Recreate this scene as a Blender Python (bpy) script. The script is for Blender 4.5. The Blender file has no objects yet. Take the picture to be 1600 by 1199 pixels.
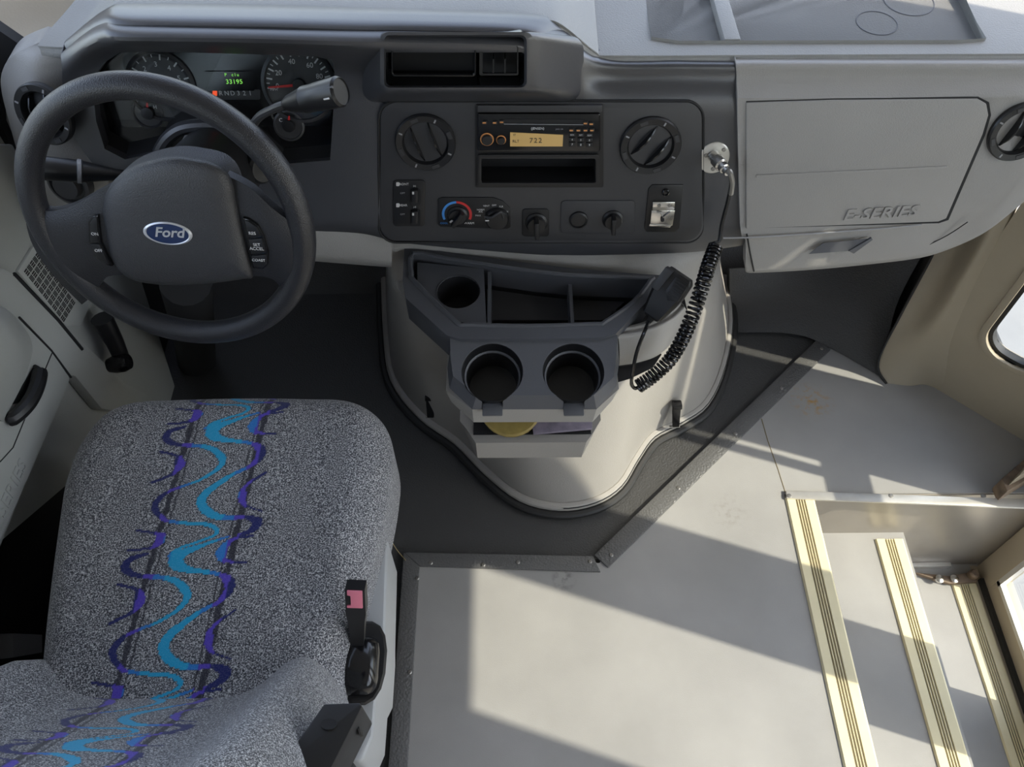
import bpy, bmesh, math, random
import numpy as np
from mathutils import Vector as V, Matrix
random.seed(4); rng = np.random.default_rng(4)
D = bpy.data; SC = bpy.context.scene; COL = SC.collection

# ------------------------------------------------------------------ camera, sky, sun, exposure
FPX = 1300.0; PITCH = math.radians(55.2); YAW = math.radians(0.5); HCAM = 1.66
cam = D.objects.new('camera', D.cameras.new('camera')); COL.objects.link(cam)
cam.data.sensor_width = 36.0; cam.data.lens = 36.0 * FPX / 1600.0; cam.data.clip_start = 0.02
cam.location = (0, 0, HCAM); cam.rotation_euler = (math.pi / 2 - PITCH, 0, -YAW)
SC.camera = cam
SC.view_settings.view_transform = 'Standard'; SC.view_settings.look = 'None'
SC.view_settings.gamma = 1.0; SC.view_settings.use_curve_mapping = False
SC.view_settings.exposure = 0.52

SUN = V((1.0, -0.34, 1.12)).normalized()          # direction towards the sun
world = D.worlds.new('sky'); SC.world = world; world.use_nodes = True
wn = world.node_tree; bg = wn.nodes['Background']
sky = wn.nodes.new('ShaderNodeTexSky'); sky.sky_type = 'NISHITA'; sky.sun_disc = False
sky.sun_elevation = math.asin(SUN.z); sky.sun_rotation = math.atan2(SUN.x, SUN.y)
sky.air_density = 1.0; sky.dust_density = 1.5
hsv = wn.nodes.new('ShaderNodeHueSaturation'); hsv.inputs['Saturation'].default_value = .62
wn.links.new(sky.outputs[0], hsv.inputs['Color']); wn.links.new(hsv.outputs[0], bg.inputs[0]); bg.inputs[1].default_value = 0.46
sl = D.lights.new('sun', 'SUN'); sl.energy = 4.7; sl.angle = math.radians(0.6); sl.color = (1.0, 0.90, 0.74)
so = D.objects.new('sun', sl); COL.objects.link(so); so.rotation_euler = SUN.to_track_quat('Z', 'Y').to_euler()

# ------------------------------------------------------------------ pixel -> place helpers
CP_, SP_ = math.cos(PITCH), math.sin(PITCH); CY_, SY_ = math.cos(YAW), math.sin(YAW)
def ray(px, py):
    u = (px - 800) / FPX; v = (599.5 - py) / FPX
    a, b, c = u, CP_ + v * SP_, -SP_ + v * CP_
    return V((a * CY_ + b * SY_, -a * SY_ + b * CY_, c))
O = V((0, 0, HCAM))
def at(px, py, x=None, y=None, z=None):
    d = ray(px, py)
    t = (z - HCAM) / d.z if z is not None else (y / d.y if y is not None else x / d.x)
    return O + d * t
class Plane:
    def __init__(s, p, n, u=(1, 0, 0)):
        s.p = V(p); s.n = V(n).normalized(); u = V(u)
        s.u = (u - s.n * u.dot(s.n)).normalized(); s.v = s.n.cross(s.u)
    def hit(s, px, py, off=0.0):
        d = ray(px, py); t = (s.p + s.n * off - O).dot(s.n) / d.dot(s.n)
        return O + d * t
    def w(s, a, b, off=0.0): return s.p + s.u * a + s.v * b + s.n * off
def tilt(p, deg): a = math.radians(deg); return Plane(p, (0, -math.cos(a), math.sin(a)))
CP = tilt((0, 1.03, .80), 12)                     # centre stack face
GP = tilt((.55, 1.03, .84), 14)                   # glove box face
CL = tilt((-.42, 1.125, .95), 22)                 # gauges
DK = tilt(at(830, 530, z=.574), 76)                    # cup holder deck
TR = Plane((0, 0, .58), (0, 0, 1))                # console tray rim
FL = Plane((0, 0, 0), (0, 0, 1))
LD = Plane((-.80, 0, 0), (1, 0, 0), (0, 1, 0))    # driver door
RW = Plane((1.22, 0, 0), (-1, 0, 0), (0, 1, 0))   # right wall

# ------------------------------------------------------------------ materials
def mat(name, col, rough=.5, metal=0, bump=0, bscale=300, var=0, vscale=8, spec=.5, emit=0, coat=0, tex='noise', alpha=None):
    m = D.materials.new(name); m.use_nodes = True; nt = m.node_tree; b = nt.nodes['Principled BSDF']
    c = (*col, 1)
    b.inputs['Base Color'].default_value = c; b.inputs['Roughness'].default_value = rough
    b.inputs['Metallic'].default_value = metal; b.inputs['Specular IOR Level'].default_value = spec
    b.inputs['Coat Weight'].default_value = coat
    if emit: b.inputs['Emission Color'].default_value = c; b.inputs['Emission Strength'].default_value = emit
    if bump or var: tc = nt.nodes.new('ShaderNodeTexCoord')
    if var:
        n = nt.nodes.new('ShaderNodeTexNoise'); n.inputs['Scale'].default_value = vscale; n.inputs['Detail'].default_value = 6
        nt.links.new(tc.outputs['Object'], n.inputs['Vector'])
        r = nt.nodes.new('ShaderNodeMapRange'); r.inputs[1].default_value = .3; r.inputs[2].default_value = .7
        r.inputs[3].default_value = 1 - var; r.inputs[4].default_value = 1 + var
        nt.links.new(n.outputs[0], r.inputs[0])
        x = nt.nodes.new('ShaderNodeMix'); x.data_type = 'RGBA'; x.blend_type = 'MULTIPLY'; x.inputs[0].default_value = 1
        x.inputs[6].default_value = c; nt.links.new(r.outputs[0], x.inputs[7]); nt.links.new(x.outputs[2], b.inputs['Base Color'])
    if bump:
        if tex == 'voronoi': n = nt.nodes.new('ShaderNodeTexVoronoi')
        else: n = nt.nodes.new('ShaderNodeTexNoise'); n.inputs['Detail'].default_value = 2
        n.inputs['Scale'].default_value = bscale; nt.links.new(tc.outputs['Object'], n.inputs['Vector'])
        bn = nt.nodes.new('ShaderNodeBump'); bn.inputs['Strength'].default_value = bump; bn.inputs['Distance'].default_value = .002
        nt.links.new(n.outputs[0], bn.inputs['Height']); nt.links.new(bn.outputs[0], b.inputs['Normal'])
    return m
M = {}
M['grey'] = mat('grey dash plastic', (.31, .30, .285), .48, bump=.25, bscale=500, var=.03)
M['doorgrey_lit'] = mat('grey green door plastic with added light', (.43, .44, .42), .5, bump=.2, bscale=500, var=.03)  # dash plastic with a lightened colour, standing in for light missing on the door
M['pad'] = mat('grey dash top vinyl', (.30, .30, .29), .5, bump=.35, bscale=420, var=.03)
M['char'] = mat('charcoal dash plastic', (.048, .049, .055), .30, bump=.10, bscale=900, tex='voronoi', spec=1.0)
M['panel'] = mat('charcoal satin panel', (.043, .043, .046), .42, bump=.06, bscale=600)
M['black'] = mat('black satin plastic', (.012, .012, .013), .38)
M['gloss'] = mat('black gloss plastic', (.008, .008, .009), .16)
M['dark'] = mat('matte black for linings and shade', (.010, .010, .011), .7)  # black for linings and joints, and for shade put in as colour
M['wheel'] = mat('black grained vinyl', (.022, .022, .025), .33, bump=.22, bscale=650, tex='voronoi')
M['hub'] = mat('charcoal grained vinyl', (.045, .045, .048), .42, bump=.30, bscale=600, tex='voronoi')
M['console'] = mat('console grey plastic', (.34, .325, .30), .45, bump=.2, bscale=420, var=.03)
M['tray'] = mat('slate console plastic', (.085, .088, .098), .42, bump=.12, bscale=500)
M['beige'] = mat('beige moulded trim', (.40, .345, .255), .55, bump=.12, bscale=260, var=.04)
M['vinyl'] = mat('grey vinyl floor', (.33, .325, .315), .55, bump=.10, bscale=500, var=.10, vscale=5)
def stain(m, p, r, col):
    nt = m.node_tree; b = nt.nodes['Principled BSDF']; src = b.inputs['Base Color'].links[0].from_socket
    g = nt.nodes.new('ShaderNodeNewGeometry'); d = nt.nodes.new('ShaderNodeVectorMath'); d.operation = 'DISTANCE'; d.inputs[1].default_value = p; nt.links.new(g.outputs['Position'], d.inputs[0])
    n = nt.nodes.new('ShaderNodeTexNoise'); n.inputs['Scale'].default_value = 70; n.inputs['Detail'].default_value = 4; nt.links.new(g.outputs['Position'], n.inputs['Vector'])
    a = nt.nodes.new('ShaderNodeMapRange'); a.inputs[1].default_value = r; a.inputs[2].default_value = 0; nt.links.new(d.outputs['Value'], a.inputs[0])
    t = nt.nodes.new('ShaderNodeMapRange'); t.inputs[1].default_value = .48; t.inputs[2].default_value = .68; nt.links.new(n.outputs[0], t.inputs[0])
    k = nt.nodes.new('ShaderNodeMath'); k.operation = 'MULTIPLY'; nt.links.new(a.outputs[0], k.inputs[0]); nt.links.new(t.outputs[0], k.inputs[1])
    x = nt.nodes.new('ShaderNodeMix'); x.data_type = 'RGBA'; nt.links.new(k.outputs[0], x.inputs[0]); nt.links.new(src, x.inputs[6]); x.inputs[7].default_value = (*col, 1); nt.links.new(x.outputs[2], b.inputs['Base Color'])
stain(M['vinyl'], at(1268, 627, z=0), .06, (.42, .24, .05)); stain(M['vinyl'], at(1140, 800, z=0), .05, (.24, .23, .21)); stain(M['vinyl'], at(880, 905, z=0), .03, (.06, .06, .06))
M['mat'] = mat('black rubber floor mat', (.058, .058, .058), .48, bump=.4, bscale=260, tex='voronoi')
M['strip'] = mat('pebbled edging strip', (.12, .12, .118), .38, bump=.5, bscale=220, tex='voronoi')
M['rivet'] = mat('dull screw metal', (.30, .29, .27), .4, metal=.8)
M['cream'] = mat('cream step nosing', (.78, .70, .46), .45, var=.06, vscale=14)
M['groove'] = mat('dark groove brown', (.20, .16, .09), .7)  # darker brown laid along the nosing grooves and the floor seam
M['alu'] = mat('aluminium trim', (.70, .68, .63), .35, metal=.6, var=.08, vscale=25)
M['steel'] = mat('brushed well panel', (.34, .31, .27), .35, metal=.35, var=.08, vscale=6)
M['chrome'] = mat('bright metal', (.72, .70, .66), .25, metal=1)
M['rust'] = mat('rusty painted steel', (.17, .12, .08), .6, var=.4, vscale=40)
M['doorframe'] = mat('tan aluminium door frame', (.42, .36, .27), .4, metal=.3, var=.05)
M['rubber'] = mat('black rubber', (.02, .02, .02), .55)
M['white'] = mat('white print', (.62, .62, .62), .5)
M['dimwhite'] = mat('grey print', (.30, .30, .31), .5)
M['orange'] = mat('orange button print', (.75, .32, .10), .4)
M['blue'] = mat('blue print', (.05, .25, .65), .4)
M['red'] = mat('red print', (.55, .03, .03), .4)
M['redglow'] = mat('lit red gear marker', (.95, .10, .03), .4, emit=.6)
M['green'] = mat('lit green digits', (.30, .85, .12), .4, emit=.5)
M['lcd'] = mat('amber display', (.55, .36, .13), .35, emit=.12)
M['lcdtext'] = mat('display digits', (.06, .05, .03), .5)
M['navy'] = mat('emblem blue', (.012, .03, .10), .25, coat=.5)
M['silver'] = mat('emblem silver', (.75, .76, .78), .3, metal=.6)
M['pink'] = mat('faded red buckle button', (.75, .22, .30), .4)
M['sidegrey'] = mat('seat base grey plastic', (.40, .41, .41), .5, bump=.05)
M['paper'] = mat('printed booklet paper', (.22, .19, .24), .6, var=.2, vscale=60)
M['yellow'] = mat('yellow pad', (.34, .25, .07), .6, var=.15, vscale=60)
M['belt'] = mat('grey seat belt webbing', (.07, .07, .075), .7, bump=.4, bscale=600)
M['asphalt'] = mat('asphalt', (.24, .24, .24), .9, var=.12, vscale=3)
M['roof'] = mat('pale headliner', (.55, .54, .51), .8)
M['straw'] = mat('dry straw', (.45, .36, .18), .7)
gm = D.materials.new('window glass'); gm.use_nodes = True; nt = gm.node_tree; nt.nodes.clear()
o_ = nt.nodes.new('ShaderNodeOutputMaterial'); mx = nt.nodes.new('ShaderNodeMixShader'); mx.inputs[0].default_value = .06
t_ = nt.nodes.new('ShaderNodeBsdfTransparent'); t_.inputs[0].default_value = (.93, .95, .95, 1); g_ = nt.nodes.new('ShaderNodeBsdfGlossy'); g_.inputs['Roughness'].default_value = .02
nt.links.new(t_.outputs[0], mx.inputs[1]); nt.links.new(g_.outputs[0], mx.inputs[2]); nt.links.new(mx.outputs[0], o_.inputs[0]); M['glass'] = gm
# seat fabric: speckled weave over a woven colour attribute
fm = D.materials.new('speckled seat fabric'); fm.use_nodes = True; nt = fm.node_tree; b = nt.nodes['Principled BSDF']; M['fabric'] = fm
b.inputs['Roughness'].default_value = .85; b.inputs['Sheen Weight'].default_value = .25; b.inputs['Specular IOR Level'].default_value = .2
tc = nt.nodes.new('ShaderNodeTexCoord'); at_ = nt.nodes.new('ShaderNodeAttribute'); at_.attribute_name = 'weave'
n1 = nt.nodes.new('ShaderNodeTexNoise'); n1.inputs['Scale'].default_value = 520; n1.inputs['Detail'].default_value = 3; n1.inputs['Roughness'].default_value = .7
nt.links.new(tc.outputs['Object'], n1.inputs['Vector'])
rp = nt.nodes.new('ShaderNodeValToRGB'); e = rp.color_ramp.elements
e[0].position = .38; e[0].color = (.020, .022, .028, 1); e[1].position = .62; e[1].color = (.62, .62, .62, 1)
k = e.new(.5); k.color = (.125, .127, .14, 1); nt.links.new(n1.outputs[0], rp.inputs[0])
mx = nt.nodes.new('ShaderNodeMix'); mx.data_type = 'RGBA'; nt.links.new(at_.outputs['Alpha'], mx.inputs[0])
nt.links.new(rp.outputs[0], mx.inputs[6]); nt.links.new(at_.outputs['Color'], mx.inputs[7]); nt.links.new(mx.outputs[2], b.inputs['Base Color'])
bn = nt.nodes.new('ShaderNodeBump'); bn.inputs['Strength'].default_value = .35; bn.inputs['Distance'].default_value = .002
nt.links.new(n1.outputs[0], bn.inputs['Height']); nt.links.new(bn.outputs[0], b.inputs['Normal'])

# ------------------------------------------------------------------ object helpers
def link(name, me, m, parent=None, smooth=True, angle=35):
    ob = D.objects.new(name, me); COL.objects.link(ob)
    if m: me.materials.append(M[m])
    if smooth and len(me.polygons):
        me.polygons.foreach_set('use_smooth', [True] * len(me.polygons)); me.set_sharp_from_angle(angle=math.radians(angle))
    if parent is not None:
        ob.parent = parent
        if parent.type == 'EMPTY': ob.matrix_parent_inverse = Matrix.Translation(-parent.location)
    return ob
def tag(o, label, cat, group=None):
    o['label'] = label; o['category'] = cat
    if group: o['group'] = group
    return o
def struct(o, label=None, cat=None):
    o['kind'] = 'structure'
    if label: o['label'] = label; o['category'] = cat
    return o
def thing(name, loc, label, cat, group=None):
    o = D.objects.new(name, None); COL.objects.link(o); o.location = V(loc); o.empty_display_size = .05
    return tag(o, label, cat, group)
def bm_obj(name, bm, m, parent=None, bevel=0, seg=2, smooth=True, angle=35):
    if bevel:
        ed = [e for e in bm.edges if len(e.link_faces) == 2 and e.calc_face_angle(0) > .5]
        bmesh.ops.bevel(bm, geom=ed, offset=bevel, segments=seg, affect='EDGES', profile=.6, clamp_overlap=True)
    bmesh.ops.recalc_face_normals(bm, faces=bm.faces[:])
    me = D.meshes.new(name); bm.to_mesh(me); bm.free()
    return link(name, me, m, parent, smooth, angle)
def prism_bm(pts, vec, holes=()):
    bm = bmesh.new(); vec = V(vec); edges = []
    for loop in [pts, *holes]:
        vs = [bm.verts.new(V(p)) for p in loop]
        edges += [bm.edges.new((vs[i], vs[(i + 1) % len(vs)])) for i in range(len(vs))]
    if holes: bmesh.ops.triangle_fill(bm, edges=edges, use_beauty=True)
    else: bm.faces.new(bm.verts[:])
    r = bmesh.ops.extrude_face_region(bm, geom=bm.faces[:])
    for v in r['geom']:
        if isinstance(v, bmesh.types.BMVert): v.co += vec
    bmesh.ops.recalc_face_normals(bm, faces=bm.faces[:])
    return bm
def pprism(name, pl, poly, d0, d1, m, parent=None, bevel=0, holes=(), seg=2):
    """polygon given by where it shows on a plane of the scene, standing from d0 to d1 above that plane"""
    bm = prism_bm([pl.hit(*p, d1) for p in poly], pl.n * (d0 - d1), [[pl.hit(*p, d1) for p in h] for h in holes])
    return bm_obj(name, bm, m, parent, bevel, seg)
def cutter(pl, poly, d0, d1):
    return bm_obj('c', prism_bm([pl.hit(*p) + pl.n * d0 for p in poly], pl.n * (d1 - d0)), 'dark')
def box(name, lo, hi, m, parent=None, bevel=0):
    (a, b, c), (d, e, f) = lo, hi
    return bm_obj(name, prism_bm([(a, b, c), (d, b, c), (d, e, c), (a, e, c)], (0, 0, f - c)), m, parent, bevel)
def rr(x0, y0, x1, y1, r, n=5):
    out = []
    for cx, cy, a0 in ((x1 - r, y0 + r, -90), (x1 - r, y1 - r, 0), (x0 + r, y1 - r, 90), (x0 + r, y0 + r, 180)):
        for i in range(n + 1):
            a = math.radians(a0 + 90 * i / n); out.append((cx + r * math.cos(a), cy + r * math.sin(a)))
    return out
def spline(pts, n=8, closed=False):
    P = [np.array(p, float) for p in pts]; out = []; N = len(P); rngN = N if closed else N - 1
    for i in range(rngN):
        g = lambda k: P[k % N] if closed else P[min(max(k, 0), N - 1)]
        a, b, c, d = g(i - 1), g(i), g(i + 1), g(i + 2)
        for j in range(n):
            t = j / n
            out.append(tuple(.5 * (2 * b + (c - a) * t + (2 * a - 5 * b + 4 * c - d) * t * t + (3 * b - a - 3 * c + d) * t ** 3)))
    if not closed: out.append(tuple(P[-1]))
    return out
def tube(name, pts, r, m, parent=None, seg=10, closed=False, cap=True):
    P = [V(p) for p in pts]; N = len(P); R = r if hasattr(r, '__len__') else [r] * N
    bm = bmesh.new(); rings = []; nrm = None
    for i in range(N):
        if closed: t = P[(i + 1) % N] - P[i - 1]
        else: t = P[min(i + 1, N - 1)] - P[max(i - 1, 0)]
        t.normalize()
        if nrm is None: nrm = t.orthogonal().normalized()
        nrm = (nrm - t * nrm.dot(t)).normalized(); bn = t.cross(nrm)
        rings.append([bm.verts.new(P[i] + (nrm * math.cos(2 * math.pi * k / seg) + bn * math.sin(2 * math.pi * k / seg)) * R[i]) for k in range(seg)])
    for i in range(N if closed else N - 1):
        a, b = rings[i], rings[(i + 1) % N]
        sh = 0
        if closed and i == N - 1: sh = min(range(seg), key=lambda s: (a[0].co - b[s].co).length)
        for k in range(seg): bm.faces.new((a[k], a[(k + 1) % seg], b[(k + 1 + sh) % seg], b[(k + sh) % seg]))
    if not closed and cap: bm.faces.new(rings[0]); bm.faces.new(rings[-1])
    return bm_obj(name, bm, m, parent)
def lathe(name, c, axis, prof, m, parent=None, seg=40, sx=1.0, ref=None, angle=30):
    c = V(c); n = V(axis).normalized(); u = V(ref) if ref is not None else V((1, 0, 0)); u = (u - n * u.dot(n)).normalized(); v = n.cross(u)
    bm = bmesh.new(); rings = []
    for r, h in prof:
        if r < 1e-6: rings.append([bm.verts.new(c + n * h)])
        else: rings.append([bm.verts.new(c + n * h + u * (r * sx * math.cos(2 * math.pi * k / seg)) + v * (r * math.sin(2 * math.pi * k / seg))) for k in range(seg)])
    for a, b in zip(rings, rings[1:]):
        for k in range(seg):
            q = [a[k % len(a)], a[(k + 1) % len(a)], b[(k + 1) % len(b)], b[k % len(b)]]
            q = list(dict.fromkeys(q))
            if len(q) > 2: bm.faces.new(q)
    return bm_obj(name, bm, m, parent, angle=angle)
def loft(name, rings, m, parent=None, closed=True, caps=True, bevel=0, angle=35):
    bm = bmesh.new(); R = [[bm.verts.new(V(p)) for p in r] for r in rings]; n = len(R[0])
    for a, b in zip(R, R[1:]):
        for k in range(n if closed else n - 1): bm.faces.new((a[k], a[(k + 1) % n], b[(k + 1) % n], b[k]))
    if caps and closed: bm.faces.new(R[0]); bm.faces.new(R[-1])
    return bm_obj(name, bm, m, parent, bevel, angle=angle)
def sheet(name, rows, m, parent=None, back=(0, .03, 0), nu=6, nv=6, angle=50):
    """smooth skin through control rows of world points, thickened by the vector back"""
    fine = [spline([tuple(p) for p in r], nu) for r in rows]
    cols = [spline([fine[i][j] for i in range(len(fine))], nv) for j in range(len(fine[0]))]
    G = [[V(cols[j][i]) for j in range(len(cols))] for i in range(len(cols[0]))]
    bm = bmesh.new(); back = V(back); a = [[bm.verts.new(p) for p in r] for r in G]; b = [[bm.verts.new(p + back) for p in r] for r in G]
    I, J = len(G), len(G[0])
    for i in range(I - 1):
        for j in range(J - 1):
            bm.faces.new((a[i][j], a[i][j + 1], a[i + 1][j + 1], a[i + 1][j])); bm.faces.new((b[i][j], b[i + 1][j], b[i + 1][j + 1], b[i][j + 1]))
    for i in range(I - 1):
        for j in (0, J - 1): bm.faces.new((a[i][j], a[i + 1][j], b[i + 1][j], b[i][j]))
    for j in range(J - 1):
        for i in (0, I - 1): bm.faces.new((a[i][j], a[i][j + 1], b[i][j + 1], b[i][j]))
    return bm_obj(name, bm, m, parent, angle=angle)
def cut(ob, cutters):
    mods = []
    for c in cutters:
        md = ob.modifiers.new('cut', 'BOOLEAN'); md.operation = 'DIFFERENCE'; md.object = c; md.solver = 'EXACT'; mods.append(md)
    dg = bpy.context.evaluated_depsgraph_get(); dg.update()
    me = D.meshes.new_from_object(ob.evaluated_get(dg)); old = ob.data
    ob.modifiers.clear(); ob.data = me; D.meshes.remove(old)
    if not len(me.materials): me.materials.append(None)
    me.set_sharp_from_angle(angle=math.radians(35))
    for c in cutters:
        cm = c.data; D.objects.remove(c); D.meshes.remove(cm)
    return ob
def text(name, s, p, u, v, size, m, parent=None, ext=.0003, shear=0, space=1.0, sx=1.0, bold=0):
    cu = D.curves.new(name, 'FONT'); cu.body = s; cu.size = size; cu.align_x = 'CENTER'; cu.align_y = 'CENTER'; cu.extrude = ext; cu.shear = shear
    cu.space_character = space; cu.offset = bold; cu.resolution_u = 3
    tmp = D.objects.new('tmp', cu); COL.objects.link(tmp); dg = bpy.context.evaluated_depsgraph_get(); dg.update()
    me = D.meshes.new_from_object(tmp.evaluated_get(dg)); D.objects.remove(tmp); D.curves.remove(cu)
    u = V(u).normalized(); v = V(v); v = (v - u * v.dot(u)).normalized(); n = u.cross(v)
    mm = Matrix(((u.x * sx, v.x, n.x, p[0]), (u.y * sx, v.y, n.y, p[1]), (u.z * sx, v.z, n.z, p[2]), (0, 0, 0, 1)))
    me.transform(mm); me.materials.clear()
    return link(name, me, m, parent, smooth=False)
def ptext(name, s, pl, px, py, size, m, parent=None, off=.0006, **k):
    return text(name, s, pl.hit(px, py, off), pl.u, pl.v, size, m, parent, **k)

# ================================================================== SETTING
ground = struct(box('ground', (-8, -8, -.80), (9, 9, -.75), 'asphalt'), 'sunlit grey asphalt outside the bus windows', 'ground')
# cab floor with the black mat; the raised grey bus floor on it
box_pts = [(-1.1, -4.0, -.03), (1.24, -4.0, -.03), (1.24, -1.25, -.03), (.597, -1.25, -.03), (.597, .858, -.03), (1.25, .858, -.03), (1.25, 1.62, -.03), (-1.1, 1.62, -.03)]
floor = struct(bm_obj('floor', prism_bm(box_pts, (0, 0, .022)), 'mat'), 'black rubber cab floor mat around engine cover', 'floor')
fw = sheet('firewall', [[(x, 1.45, -.01) for x in (-.95, -.3, .3, .9)], [(x, 1.53, .10) for x in (-.95, -.3, .3, .9)], [(x, 1.58, .35) for x in (-.95, -.3, .3, .9)], [(x, 1.60, .80) for x in (-.95, -.3, .3, .9)]], 'mat', floor)
ed = [(-.205, -4.0), (-.205, .704), (.190, .690), (.800, 1.258), (.90, 1.21), (1.02, 1.18), (1.24, 1.0), (1.24, .848), (.613, .848), (.613, -1.25), (1.24, -1.25), (1.24, -4.0)]
bus = bm_obj('vinyl_sheet', prism_bm([(x, y, -.008) for x, y in ed], (0, 0, .008)), 'vinyl', floor)
seam = tube('seam', [at(1190, 655, z=.0), at(1200, 690, z=0), at(1216, 735, z=0), at(1227, 770, z=0)], .0012, 'groove', floor, 6)
# footwell kick on the passenger side
sheet('footwell_mat', [[at(1140, 420, y=1.44), at(1240, 415, y=1.44), at(1330, 408, y=1.42), at(1440, 400, y=1.36)],
                       [at(1140, 470, y=1.40), at(1240, 470, y=1.37), at(1330, 480, y=1.32), at(1400, 480, y=1.30)],
                       [at(1140, 520, z=.005), at(1240, 522, z=.005), at(1300, 545, z=.005), at(1375, 588, z=.004)]], 'mat', floor, back=(0, .02, -.02))
# edging strip: three runs with screws
strip = tag(D.objects.new('edging_strip', None), 'black pebbled edging strip screwed round the grey vinyl floor', 'trim'); COL.objects.link(strip)
def run(a, b, c, d): return bm_obj('strip', prism_bm([(*p, .0) for p in (a, b, c, d)], (0, 0, .006)), 'strip', strip, .003)
run((-.232, -3.9), (-.196, -3.9), (-.188, .684), (-.224, .716)); run((-.224, .716), (-.188, .684), (.192, .668), (.178, .704))
pA, pB = at(940, 880, z=0), at(1286, 540, z=0); dv = (pB - pA).normalized(); nv = V((-dv.y, dv.x, 0))
run(tuple((pA + nv * .022)[:2]), tuple((pA - nv * .018)[:2]), tuple((pB - nv * .022)[:2]), tuple((pB + nv * .020)[:2]))
for px, py in ((673, 880), (652, 904), (755, 883), (809, 879), (922, 878), (955, 868), (640, 1051), (1060, 763), (1149, 678), (1221, 607), (1284, 545)):
    lathe('screw', at(px, py, z=.006), (0, 0, 1), [(.0045, -.002), (.0045, .001), (.003, .0022), (0, .0024)], 'rivet', strip, 12)

# ---- entry stairs
st = thing('entry_stairs', (.617, .3, -.4), 'grey vinyl entry steps with cream ribbed nosings down to the door', 'stairs')
YF = .845
box('landing_edge', (.598, -1.3, -.03), (.615, YF, -.001), 'steel', st)
for i, (x0, x1, z) in enumerate(((.60, .955, -.2), (.86, 1.225, -.4))):
    box('tread', (x0, -1.3, z - .02), (x1, YF, z), 'vinyl', st)
for x, z in ((.655, 0), (.925, -.2)):
    box('riser', (x - .008, -1.3, z - .2), (x, YF, z - .02), 'steel', st)
def nosing(x0, x1, z, yf):
    w = x1 - x0; g = [(x0, z + .001), (x0 + .003, z + .006)]
    for k in range(4):
        c = x0 + w * (.36 + .09 * k); g += [(c - .0022, z + .006), (c - .0014, z + .0035), (c + .0014, z + .0035), (c + .0022, z + .006)]
    g += [(x1 - .004, z + .006), (x1, z + .003), (x1, z - .03), (x1 - .004, z - .03), (x1 - .005, z - .001)]
    nb = bm_obj('nosing', prism_bm([(a, -1.3, b_) for a, b_ in g], (0, yf + 1.3, 0)), 'cream', st, smooth=False)
    for k in range(4):
        c = x0 + w * (.36 + .09 * k); box('groove', (c - .0014, -1.29, z + .0030), (c + .0014, yf - .002, z + .0040), 'groove', nb)
nosing(.612, .676, 0, .838); nosing(.880, .948, -.2, .826); nosing(1.140, 1.205, -.4, .79)
wp = box('well_panel', (.60, YF, -.42), (1.234, YF + .012, -.004), 'steel', st)
ex = [at(1227, 768, z=.004), at(1600, 782, z=.004), at(1640, 783, z=.004), at(1640, 797, z=.004), at(1600, 796, z=.004), at(1228, 781, z=.004)]
bm_obj('well_edge_trim', prism_bm(ex, (0, 0, .006)), 'alu', st, .002)
for px in (1233, 1392, 1537): lathe('screw', at(px, 775, z=.010), (0, 0, 1), [(.006, -.002), (.005, .001), (0, .002)], 'rivet', st, 12)
box('corner_trim', (1.02, YF - .012, -.40), (1.15, YF, -.385), 'alu', st, .002)

# ---- entry door: two leaves with glass, closed at the foot of the steps
def leaf(n, y0, y1, g0, g1, label):
    dr = thing('door_%d' % n, (1.24, (y0 + y1) / 2, -.42), label, 'door'); dr['kind'] = 'structure'
    x0, x1 = 1.222, 1.262
    for a, b in ((y0, g0), (g1, y1)): box('stile', (x0, a, -.42), (x1, b, 1.66), 'doorframe', dr, .004)
    for a, b in ((-.42, -.335), (.50, .56), (1.494, 1.66)): box('rail', (x0, g0 - .002, a), (x1, g1 + .002, b), 'doorframe', dr, .003)
    for a, b in ((-.335, .50), (.56, 1.494)):
        box('pane', (x0 + .016, g0 - .004, a - .004), (x0 + .020, g1 + .004, b + .004), 'glass', dr)
        w = .012
        for q in ((g0 - .001, g0 + w, a, b), (g1 - w, g1 + .001, a, b), (g0, g1, a - .001, a + w), (g0, g1, b - w, b + .001)):
            box('gasket', (x0 - .002, q[0], q[2]), (x0 + .012, q[1], q[3]), 'alu' if q[3] - q[2] < .05 or q[0] > g0 + .1 else 'rubber', dr)
    return dr
leaf(1, .362, .838, .462, .770, 'tan framed glass entry door leaf hinged beside the well panel')
leaf(2, -.160, .360, -.060, .261, 'tan framed glass entry door leaf away from the well panel')
box('threshold', (1.205, -1.3, -.43), (1.222, .84, -.399), 'doorframe', st); box('door_seal', (1.212, -.16, -.40), (1.2225, .80, -.385), 'rubber', st)
hb = thing('hinge_bracket', at(1490, 905, z=-.39), 'dark metal door pivot bracket with two bolts on lowest step', 'bracket')
bm_obj('plate', prism_bm([at(*p, z=-.392) for p in ((1424, 897), (1480, 903), (1522, 895), (1524, 912), (1482, 915), (1458, 908))], (0, 0, .012)), 'rust', hb, .002)
for px in (1468, 1491): lathe('bolt', at(px, 905, z=-.378), (0, 0, 1), [(.011, -.004), (.011, .003), (.006, .006), (0, .007)], 'chrome', hb, 12)
lathe('pivot', at(1517, 901, z=-.385), (0, 0, 1), [(.012, -.01), (.012, .02), (.008, .026), (0, .027)], 'rust', hb, 14)
db = thing('post_bracket', at(1575, 762, z=0), 'rusty tan post foot standing on the end of the aluminium well edge', 'bracket')
bm_obj('foot', prism_bm([at(*p, z=.004) for p in ((1548, 765), (1557, 785), (1640, 735), (1640, 690), (1598, 722))], (0, 0, .05)), 'rust', db, .006)
bm_obj('post', prism_bm([at(*p, z=.03) for p in ((1566, 768), (1640, 728), (1640, 700), (1590, 740))], (0, 0, .06)), 'doorframe', db, .006)

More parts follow.
